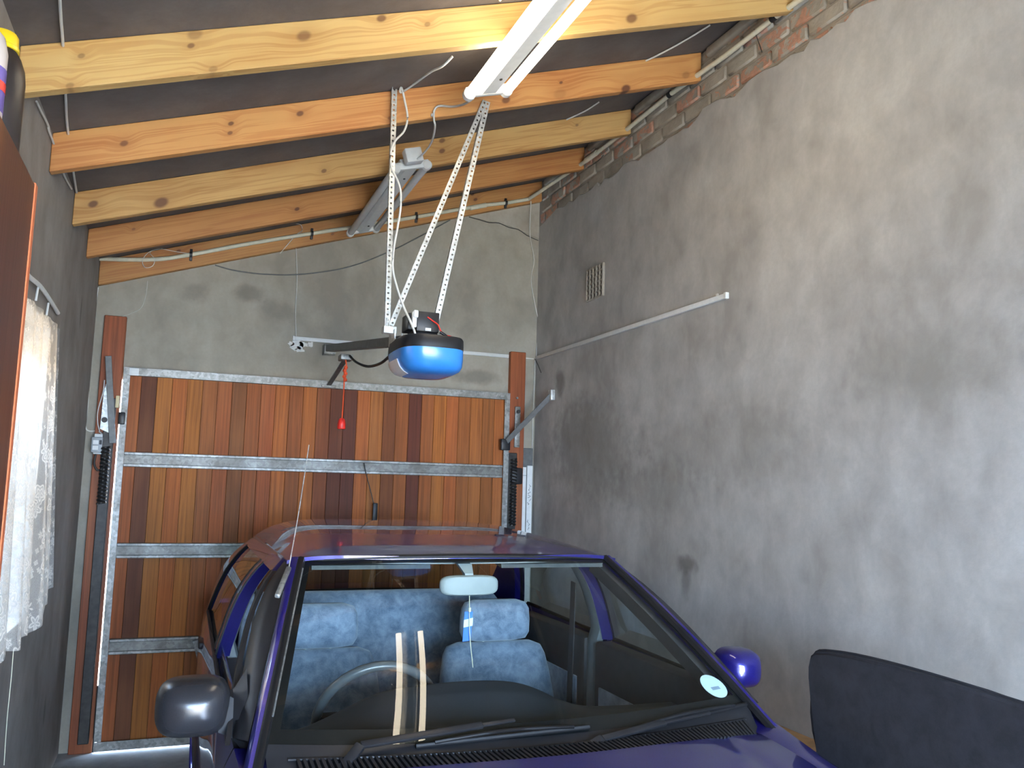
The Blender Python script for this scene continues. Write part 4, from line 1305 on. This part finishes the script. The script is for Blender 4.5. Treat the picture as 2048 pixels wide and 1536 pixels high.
    for (y0, y1) in ((2.42, 3.255), (3.35, 4.10)):
        MB().box(min(CX + s * .70, CX + s * .782), max(CX + s * .70, CX + s * .782), y0, y1, .32, .912, 0.014).build('door_card', 'door_card', car, 40)
        MB().box(min(CX + s * .69, CX + s * .70), max(CX + s * .69, CX + s * .70), y0 + .06, y1 - .06, .52, .74, 0.004).build('door_insert', 'velour', car, 40)
    # seat belt
    MB().obox((CX + s * .655, 3.37, 1.14), (CX + s * .675, 3.44, .50), 0.004, 0.046, (0, 1, 0.1)).build('seat_belt', 'door_card', car)

# roof
def roof_pt(u, w, dz=0.0):
    v = lerp(-.605, .605, u)
    yf = 2.828 + .075 * (v / .605) ** 2
    Y = lerp(yf, 4.215, w)
    drop = tab([(2.83, .016), (3.0, .038), (3.3, .066), (3.7, .080), (4.2, .076)], Y) * (abs(v) / .605) ** 6.5
    return (CX + v, Y, stab(ZC, Y) - drop + dz)


MB().shell(lambda u, w: roof_pt(u, w), 44, 40, lambda u, w: roof_pt(u, w, -.012)).build('roof_panel', 'paint', car, 50)
MB().shell(lambda u, w: roof_pt(lerp(.03, .97, u), lerp(.03, .97, w), -.030), 24, 20, lambda u, w: roof_pt(lerp(.03, .97, u), lerp(.03, .97, w), -.034)).build('headlining', 'headlining', car, 50)
for s in (-1, 1):
    c = CX + s * .33
    MB().add([(c - .20, 2.865, 1.268), (c + .20, 2.865, 1.268), (c + .20, 2.99, 1.285), (c - .20, 2.99, 1.285), (c - .20, 2.86, 1.255), (c + .20, 2.86, 1.255), (c + .20, 2.99, 1.270), (c - .20, 2.99, 1.270)],
             [(0, 1, 2, 3), (4, 5, 6, 7), (0, 1, 5, 4), (1, 2, 6, 5), (2, 3, 7, 6), (3, 0, 4, 7)]).build('sun_visor', 'grey_steel', car)
# rear window
MB().grid(lambda u, w: (CX + lerp(-1, 1, u) * lerp(.665, .56, w), lerp(4.70, 4.20, w) - .0, lerp(.955, 1.312, w) - .02 * abs(2 * u - 1) ** 2 + .012 * 4 * w * (1 - w)), 24, 12).build('rear_window', 'side_glass', car, 60)
MB().tube([(CX + lerp(-1, 1, q / 12) * .665, 4.70, .955 - .02 * abs(q / 6 - 1) ** 2) for q in range(13)], 0.012, 6, 2).build('rear_window_seal', 'black_rubber', car, 60)

# interior
MB().box(CX - .70, CX + .70, 2.28, 4.65, .20, .24).build('floor_pan', 'door_card', car)
MB().box(CX - .72, CX + .72, 2.16, 2.24, .24, .80).build('bulkhead', 'black_rubber', car)
MB().shell(lambda u, w: (CX + lerp(-.66, .66, u), lerp(4.30, 4.66, w), lerp(.93, .945, w)), 6, 4, lambda u, w: (CX + lerp(-.66, .66, u), lerp(4.30, 4.66, w), lerp(.91, .925, w))).build('parcel_shelf', 'door_card', car)
DR = [(.26, .800), (.318, .808), (.40, .828), (.50, .872), (.60, .914), (.72, .930), (.85, .936), (.98, .932), (1.06, .918), (1.13, .892), (1.20, .858), (1.29, .828), (1.42, .818), (1.64, .815)]


def dash(u, w):
    X = lerp(.262, 1.638, u)
    rz = stab(DR, X)
    prof = [(0.0, 2.285, .842, 0.0), (.25, 2.40, .846, .25), (.45, 2.52, .85, .82), (.6, 2.60, .85, 1.0), (.68, 2.63, .84, .93), (.8, 2.665, .76, .55), (1.0, 2.66, .45, 0.0)]
    Y = tab([(a, b) for a, b, c, d in prof], w)
    bz = tab([(a, c) for a, b, c, d in prof], w)
    k_ = tab([(a, d) for a, b, c, d in prof], w)
    return (X, Y, lerp(bz, rz, k_) if rz > bz or w > .3 else lerp(bz, rz, k_))


MB().grid(dash, 60, 40).build('dashboard', 'dash', car, 60)
# steering wheel
sw = Vector((0.640, 2.795, 0.795))
up = Vector((0, -math.sin(math.radians(24)), math.cos(math.radians(24))))
rt = Vector((1, 0, 0))
nr = rt.cross(up)
ring = [sw + rt * math.cos(2 * math.pi * q / 48) * .192 + up * math.sin(2 * math.pi * q / 48) * .192 for q in range(48)]
mbv = MB()
rings = []
for q in range(48):
    a = 2 * math.pi * q / 48
    rad = rt * math.cos(a) + up * math.sin(a)
    rr_ = 0.0158 + 0.0008 * math.sin(q * 3.1)
    rings.append([ring[q] + rad * math.cos(2 * math.pi * t / 12) * rr_ + nr * math.sin(2 * math.pi * t / 12) * rr_ for t in range(12)])
rings.append(rings[0])
mbv.loft(rings, True, False)
swo = mbv.build('steering_wheel', 'wheel_leather', car, 60)
m = MB()
m.obox(sw - rt * .185 - nr * 0.0, sw + rt * .185, 0.03, 0.045, up, 0.006)
m.obox(sw, sw - up * .185, 0.05, 0.02, nr, 0.006)
m.build('spoke', 'black_plastic', swo, 40)
MB().lathe([(0.001, -0.03), (0.05, -0.028), (0.06, 0.0), (0.05, 0.02), (0.001, 0.022)], sw, 20, 'y').build('horn_pad', 'black_plastic', swo, 40)
MB().obox(sw, sw + Vector((0, -.28, -.10)), 0.06, 0.06, (0, 0, 1), 0.01).build('steering_column', 'black_plastic', car, 40)


def cushion(name, secs, mat, par, n=36, e=3.2, label=None):
    """stack of rounded-rectangle sections (cx, cy, hx, hy, z)"""
    return MB().loft([rrect(a, b, c, d, z, n, e) for a, b, c, d, z in secs]).build(name, mat, par, 60, label=label)


for (sx, nm) in ((-.38, 'driver'), (.385, 'passenger')):
    x = CX + sx
    cushion('seat_backrest', [(x, 3.50, .20, .06, .36), (x, 3.50, .255, .075, .42), (x, 3.52, .265, .08, .52), (x, 3.55, .258, .08, .64), (x, 3.575, .245, .075, .74), (x, 3.595, .232, .068, .81), (x, 3.603, .215, .058, .845), (x, 3.605, .17, .03, .862)], 'velour', car)
    cushion('seat_cushion', [(x, 3.28, .24, .25, .25), (x, 3.28, .255, .265, .33), (x, 3.27, .25, .26, .39), (x, 3.27, .22, .22, .415)], 'velour', car, e=4)
    cushion('headrest', [(x, 3.61, .10, .03, .868), (x, 3.605, .142, .052, .878), (x, 3.602, .156, .060, .905), (x, 3.60, .156, .062, .96), (x, 3.60, .152, .058, 1.005), (x, 3.602, .138, .046, 1.03), (x, 3.605, .10, .022, 1.042)], 'velour', car, e=3.6)
    for d in (-.05, .05):
        MB().tube([(x + d, 3.605, .84), (x + d, 3.605, .90)], .006, 8, 1).build('headrest_post', 'galv_bright', car)
cushion('rear_bench_back', [(CX, 4.18, .60, .07, .40), (CX, 4.20, .645, .085, .48), (CX, 4.22, .65, .085, .70), (CX, 4.25, .64, .08, .88), (CX, 4.265, .63, .07, .96), (CX, 4.27, .60, .05, .995), (CX, 4.27, .56, .02, 1.008)], 'velour', car, 60, 6)
cushion('rear_bench_seat', [(CX, 3.98, .62, .24, .25), (CX, 3.98, .66, .26, .36), (CX, 3.98, .65, .25, .42), (CX, 3.98, .60, .2, .44)], 'velour', car, 60, 5)

# rear-view mirror
rv = MB()
rv.loft([[(p[0], 2.788 + dy, p[1]) for p in [(0.937 + .104 * sc * math.copysign(abs(math.cos(a)) ** .45, math.cos(a)), 1.206 + .034 * sc * math.copysign(abs(math.sin(a)) ** .6, math.sin(a)) - .03 * math.cos(a) * 0.0) for a in [2 * math.pi * q / 32 for q in range(32)]]] for sc, dy in ((.86, -.016), (.97, -.010), (1.0, .0), (.97, .012))])
rvo = rv.build('rear_view_mirror', 'rvm', car, 50)
MB().loft([[(0.930 + a * .5, 2.835 + b * .3, 1.275) for a, b in ((-.05, -.05), (.05, -.05), (.05, .05), (-.05, .05))], [(0.935 + a * .3, 2.80 + b * .3, 1.245) for a, b in ((-.05, -.05), (.05, -.05), (.05, .05), (-.05, .05))], [(0.938 + a * .22, 2.792 + b * .22, 1.20) for a, b in ((-.05, -.05), (.05, -.05), (.05, .05), (-.05, .05))]]).build('mirror_stem', 'rvm', rvo, 40)

# licence disc on the inside of the screen
def disc_pt(a, r, off):
    return ws(.912 + math.cos(a) * r * .040 / .69, .118 + math.sin(a) * r * .046 / .77, off)


A32 = [2 * math.pi * q / 32 for q in range(32)]
dsc = MB().loft([[disc_pt(a, 1, -.0012) for a in A32], [disc_pt(a, 1, -.0022) for a in A32]])
do = dsc.build('licence_disc', 'disc_paper', car)
MB().add([ws(.912 + a * .40 * .04 / .69, .118 - .012 + b * .13 * .046 / .77, -.0008) for a, b in ((-1, -1), (1, -1), (1, 1), (-1, 1))], [(0, 1, 2, 3)]).build('disc_print', 'disc_mark', do)


# wipers
def wiper(piv, knuckle, mid, tip, b0, b1):
    a = MB()
    a.obox(piv, knuckle, 0.026, 0.014, (0, -.5, .85), 0.003)
    a.obox(knuckle, mid, 0.020, 0.010, (0, -.5, .85), 0.003)
    a.obox(mid, tip, 0.011, 0.007, (0, -.5, .85), 0.002)
    w = a.build('wiper_arm', 'black_plastic', car, 40)
    MB().lathe([(0.001, 0.012), (0.014, 0.010), (0.016, -0.02), (0.001, -0.02)], piv, 14).build('wiper_pivot', 'black_plastic', w, 40)
    b = MB().tube([b0, b1], 0.0065, 6, 1)
    p0, p1 = Vector(b0), Vector(b1)
    off = Vector((0, -.010, .014))
    b.tube([p0.lerp(p1, .1) + off * .4, p0.lerp(p1, .3) + off, p0.lerp(p1, .5) + off * 1.3, p0.lerp(p1, .7) + off, p0.lerp(p1, .9) + off * .4], 0.005, 6, 3)
    b.build('wiper_blade', 'black_rubber', w, 60)


wiper((0.403,2.140,0.846), (0.463,2.178,0.897), (0.789,2.198,0.916), (0.884,2.207,0.920), (0.604,2.179,0.883), (1.097,2.187,0.892))
wiper((1.016,2.117,0.842), (1.110,2.129,0.875), (1.325,2.165,0.893), (1.494,2.194,0.901), (1.137,2.154,0.871), (1.649,2.232,0.906))

# door mirrors
def mirror_shell(cx, cy, cz, hx, hz, depth, mat, s):
    rings = []
    for (sc, dy, sh) in ((.22, -depth, .10), (.60, -depth * .90, .06), (.85, -depth * .66, .03), (.97, -depth * .30, .01), (1.0, 0.0, 0.0), (.98, .028, 0)):
        ring = []
        for q in range(36):
            a = 2 * math.pi * q / 36
            c, d = math.cos(a), math.sin(a)
            ring.append((cx + hx * sc * math.copysign(abs(c) ** .62, c) + s * sh * .0, cy + dy, cz + hz * sc * math.copysign(abs(d) ** .62, d)))
        rings.append(ring)
    o = MB().loft(rings).build('door_mirror', mat, car, 60, label='black plastic door mirror' if mat == 'mirror_plastic' else 'body-coloured door mirror')
    MB().loft([[(cx + hx * .9 * math.copysign(abs(math.cos(a)) ** .62, math.cos(a)), cy + .0285 + e_, cz + hz * .9 * math.copysign(abs(math.sin(a)) ** .62, math.sin(a))) for a in [2 * math.pi * q / 36 for q in range(36)]] for e_ in (0, .002)]).build('mirror_glass', 'mirror', o, 40)
    return o


ml = mirror_shell(0.072, 2.42, 0.958, 0.092, 0.074, 0.085, 'mirror_plastic', -1)
mr = mirror_shell(1.806, 2.50, 0.953, 0.074, 0.066, 0.085, 'paint', 1)
for (o, s, x0, x1, yy) in ((ml, -1, 0.135, 0.205, 2.42), (mr, 1, 1.775, 1.720, 2.535)):
    MB().loft([[(x0, yy - .05, .90), (x0, yy + .01, .90), (x0, yy + .012, 1.0), (x0, yy - .035, 1.0)],
               [(lerp(x0, x1, .5), yy - .055, .885), (lerp(x0, x1, .5), yy + .02, .885), (lerp(x0, x1, .5), yy + .03, .985), (lerp(x0, x1, .5), yy - .02, .975)],
               [(x1, yy - .13, .855), (x1, yy + .05, .862), (x1, yy + .07, 1.03), (x1, yy - .01, .99)]]).build('mirror_arm', 'black_plastic', o, 50)

# aerial on the driver's front pillar
ab0, ab1 = Vector((0.292,2.620,1.194)), Vector((0.340,2.780,1.259))
an = MB().obox(ab0 + Vector((-.004, -.012, .012)), ab1 + Vector((-.004, -.012, .012)), 0.016, 0.014, (0, -.5, .8), 0.004).build('aerial_base', 'galv', car, 40)
MB().tube([ab1 + Vector((-.004, -.012, .012)), Vector((0.383,2.950,1.461)), Vector((0.422,3.100,1.669))], 0.0016, 5, 2).build('aerial_rod', 'galv_bright', an)

# ------------------------------------------------------------------ air freshener tag hanging from the rear-view mirror
tg = thing('hanging_tag', 'blue and white paper tag on a string under the rear-view mirror', 'tag', (0.945, 2.79, 1.02))
MB().tube([(0.940, 2.790, 1.195), (0.941, 2.788, 1.13), (0.943, 2.786, 1.06), (0.950, 2.786, 1.0), (0.960, 2.787, 0.935)], 0.0016, 5, 4).build('string', 'string', tg, 60)
MB().lathe([(0.001, 0.009), (0.005, 0.006), (0.005, -0.006), (0.001, -0.009)], (0.942, 2.787, 1.125), 8).build('knot', 'string', tg, 60)
card = MB().add([(0.922, 2.792, 1.020), (0.950, 2.792, 1.022), (0.955, 2.792, 1.118), (0.926, 2.792, 1.118), (0.922, 2.794, 1.020), (0.950, 2.794, 1.022), (0.955, 2.794, 1.118), (0.926, 2.794, 1.118)],
                [(0, 1, 2, 3), (7, 6, 5, 4), (0, 4, 5, 1), (1, 5, 6, 2), (2, 6, 7, 3), (3, 7, 4, 0)]).build('card', 'tag_blue', tg)
MB().add([(0.9235, 2.7915, 1.066), (0.9555, 2.7915, 1.071), (0.9565, 2.7915, 1.098), (0.9245, 2.7915, 1.091)], [(0, 1, 2, 3)]).build('printed_band', 'tag_white', card)

# ------------------------------------------------------------------ left side: curtain, rod, cupboard, bottles
def curtain():
    y0, y1 = 2.60, 3.90
    nu, nv = 90, 40
    vs, uvs, fs = [], [], []
    for j in range(nv + 1):
        w = j / nv          # 0 top, 1 hem
        for i in range(nu + 1):
            u = i / nu
            Y = lerp(y0, y1, u) + 0.01 * w * math.sin(u * 9)
            hem = 0.985 + 0.045 * max(0.0, (u - .80) / .20) + (0.05 if u > .86 else 0.0) - 0.01 * math.sin(u * 30)
            top = 2.135 - 0.035 * (1 - u)
            z = lerp(top, hem, w)
            fold = 0.012 * math.sin(u * 44) + 0.009 * math.sin(u * 23 + 1.3 + w)
            X = -0.500 + fold * (0.45 + .75 * w) + 0.055 * w * (0.4 + .6 * u)
            vs.append((X, Y, z))
            uvs.append((Y * 1.15, z))
    for j in range(nv):
        for i in range(nu):
            a = j * (nu + 1) + i
            fs.append((a, a + 1, a + nu + 2, a + nu + 1))
    mb = MB().add(vs, fs)
    o = mb.build('lace_curtain', 'lace', None, 80, recalc=False)
    uvl = o.data.uv_layers.new(name='UVMap')
    for lp in o.data.loops:
        uvl.data[lp.index].uv = uvs[lp.vertex_index]
    return o


tag(curtain(), 'white flowered lace curtain over the window in the left wall', 'curtain')
cw = thing('curtain_wire', 'bowed white curtain wire above the lace curtain', 'curtain rod', (-0.515, 3.4, 2.2))
MB().tube([(-0.505, 2.62, 2.19), (-0.505,2.950,2.184), (-0.505,3.110,2.182), (-0.505,3.347,2.198), (-0.508,3.618,2.200), (-0.512,3.883,2.197)], 0.008, 8, 5).build('wire', 'white_pvc', cw, 60)
for p in ((-0.508,3.329,2.189), (-0.508,3.589,2.183)):
    MB().tube([p, (p[0], p[1] - .02, p[2] - .05)], 0.004, 6, 1).build('hook', 'white_pvc', cw)

cb = thing('cupboard', 'dark brown wooden cupboard with an orange edge strip at the far left', 'cupboard', (-0.44, 1.5, 0.0))
CXF, CYE, CZT = -0.362, 2.155, 2.200
MB().box(XL + 0.002, CXF, 0.75, CYE - 0.012, 0.08, CZT, 0.002, 1).build('carcass', 'cupboard_wood', cb)
MB().box(CXF, CXF + 0.012, 0.77, 1.440, 0.10, CZT - 0.006, 0.002, 1).build('door', 'cupboard_wood', cb)
MB().box(CXF, CXF + 0.012, 1.446, CYE - 0.030, 0.10, CZT - 0.006, 0.002, 1).build('door', 'cupboard_wood', cb)
MB().box(XL + 0.002, CXF + 0.014, CYE - 0.028, CYE, 0.06, CZT - 0.002, 0.002, 1).build('edge_strip', 'edge_wood', cb, label='orange unpainted edge strip')
MB().box(XL + 0.01, CXF - 0.02, 0.78, CYE - 0.03, 0.0, 0.08).build('plinth', 'cupboard_wood', cb)
for yy in (1.40, 1.49):
    MB().box(CXF + 0.012, CXF + 0.022, yy - 0.008, yy + 0.008, 1.05, 1.15, 0.003).build('handle', 'galv', cb)

bt1 = thing('bottle', 'black plastic bottle with yellow screw cap on top of the cupboard', 'bottle', (-0.425, 1.98, CZT))
bx, by = -0.412, 1.985
MB().lathe([(0.001, 0.0), (0.046, 0.002), (0.050, 0.010), (0.050, 0.165), (0.047, 0.19), (0.038, 0.215), (0.028, 0.232), (0.026, 0.245), (0.001, 0.245)], (bx, by, CZT), 28).build('bottle_body', 'bottle_black', bt1, 50)
MB().lathe([(0.001, 0.268), (0.026, 0.268), (0.030, 0.262), (0.031, 0.240), (0.033, 0.238), (0.033, 0.230), (0.027, 0.229)], (bx, by, CZT), 28).build('screw_cap', 'yellow_plastic', bt1, 40)
bt2 = thing('bottle', 'pale bottle with a dark blue and red label at the extreme left edge', 'bottle', (-0.43, 1.80, CZT))
bx, by = -0.408, 1.815
MB().lathe([(0.001, 0.0), (0.040, 0.002), (0.043, 0.010), (0.043, 0.15), (0.036, 0.18), (0.018, 0.20), (0.016, 0.225), (0.001, 0.225)], (bx, by, CZT), 24).build('bottle_body', 'pale_plastic', bt2, 50)
MB().lathe([(0.0425, 0.03), (0.0437, 0.03), (0.0437, 0.115), (0.0425, 0.115)], (bx, by, CZT), 24).build('label_band', 'label_print', bt2, 50)
MB().lathe([(0.0437, 0.070), (0.0442, 0.070), (0.0442, 0.088), (0.0437, 0.088)], (bx, by, CZT), 24).build('label_stripe', 'red_plastic', bt2, 50)

cable('pull_cord', [(-0.470,3.258,0.990), (-0.470,3.268,0.869), (-0.470,3.262,0.744), (-0.470,3.286,0.597)], 0.0013, 'string', 'thin cord hanging below the lace curtain')

# ------------------------------------------------------------------ right side: bench and upholstered panel
bn = thing('timber_bench', 'low timber bench top showing between the bonnet and the right wall', 'bench', (2.2, 2.3, 0.0))
MB().box(2.10, XR - 0.004, 1.2, 3.20, 0.600, 0.634, 0.004).build('plank', 'bench_wood', bn)
MB().box(1.985, 2.092, 1.2, 3.20, 0.600, 0.632, 0.004).build('plank', 'bench_wood', bn)
for yy in (1.3, 3.08):
    for xx in (2.02, 2.21):
        MB().box(xx - .025, xx + .025, yy - .025, yy + .025, 0.0, 0.60, 0.003).build('leg', 'bench_wood', bn)
    MB().box(2.0, 2.24, yy - .02, yy + .02, 0.53, 0.60, 0.003).build('crossbar', 'bench_wood', bn)

# black fabric panel, standing upright beside the bonnet
PX = 1.93
up_ = thing('upholstered_panel', 'black fabric-covered panel standing in front of the right wall', 'panel', (PX, 1.6, 0.0))
prof = [(1.930,2.264,0.740), (1.930,2.272,0.795), (1.930,2.280,0.850), (1.930,2.289,0.902), (1.930,2.295,0.956), (1.930,2.294,0.992), (1.930,2.284,1.025), (1.930,2.258,1.044), (1.930,2.196,1.054), (1.930,2.100,1.062), (1.930,1.980,1.065), (1.930,1.837,1.064), (1.930,1.663,1.059), (1.930,1.527,1.052)]
poly = [(p[1], p[2]) for p in prof]
poly = [(poly[0][0] - 0.01, 0.02)] + poly + [(1.34, poly[-1][1] + 0.003), (1.32, 0.02)]
bm = bmesh.new()
a_ = [bm.verts.new((PX - 0.0, y_, z_)) for y_, z_ in poly]
fa_ = bm.faces.new(a_)
ex_ = bmesh.ops.extrude_face_region(bm, geom=[fa_])
for v in [g for g in ex_['geom'] if isinstance(g, bmesh.types.BMVert)]:
    v.co.x += 0.045
bmesh.ops.bevel(bm, geom=[e for e in bm.edges if abs(e.verts[0].co.x - e.verts[1].co.x) < 1e-5], offset=0.010, segments=3, affect='EDGES')
bmesh.ops.triangulate(bm, faces=[f for f in bm.faces if len(f.verts) > 4])
MB().bm(bm).build('fabric_cover', 'black_fabric', up_, 40)
MB().tube([(PX + 0.0225, y_, z_ + 0.002) for y_, z_ in poly[6:-1]], 0.004, 6, 2).build('piping', 'black_fabric', up_, 60)
for yy in (1.42, 2.08):
    MB().box(PX + 0.005, PX + 0.04, yy - .03, yy + .03, 0.0, 0.024).build('foot', 'black_plastic', up_)
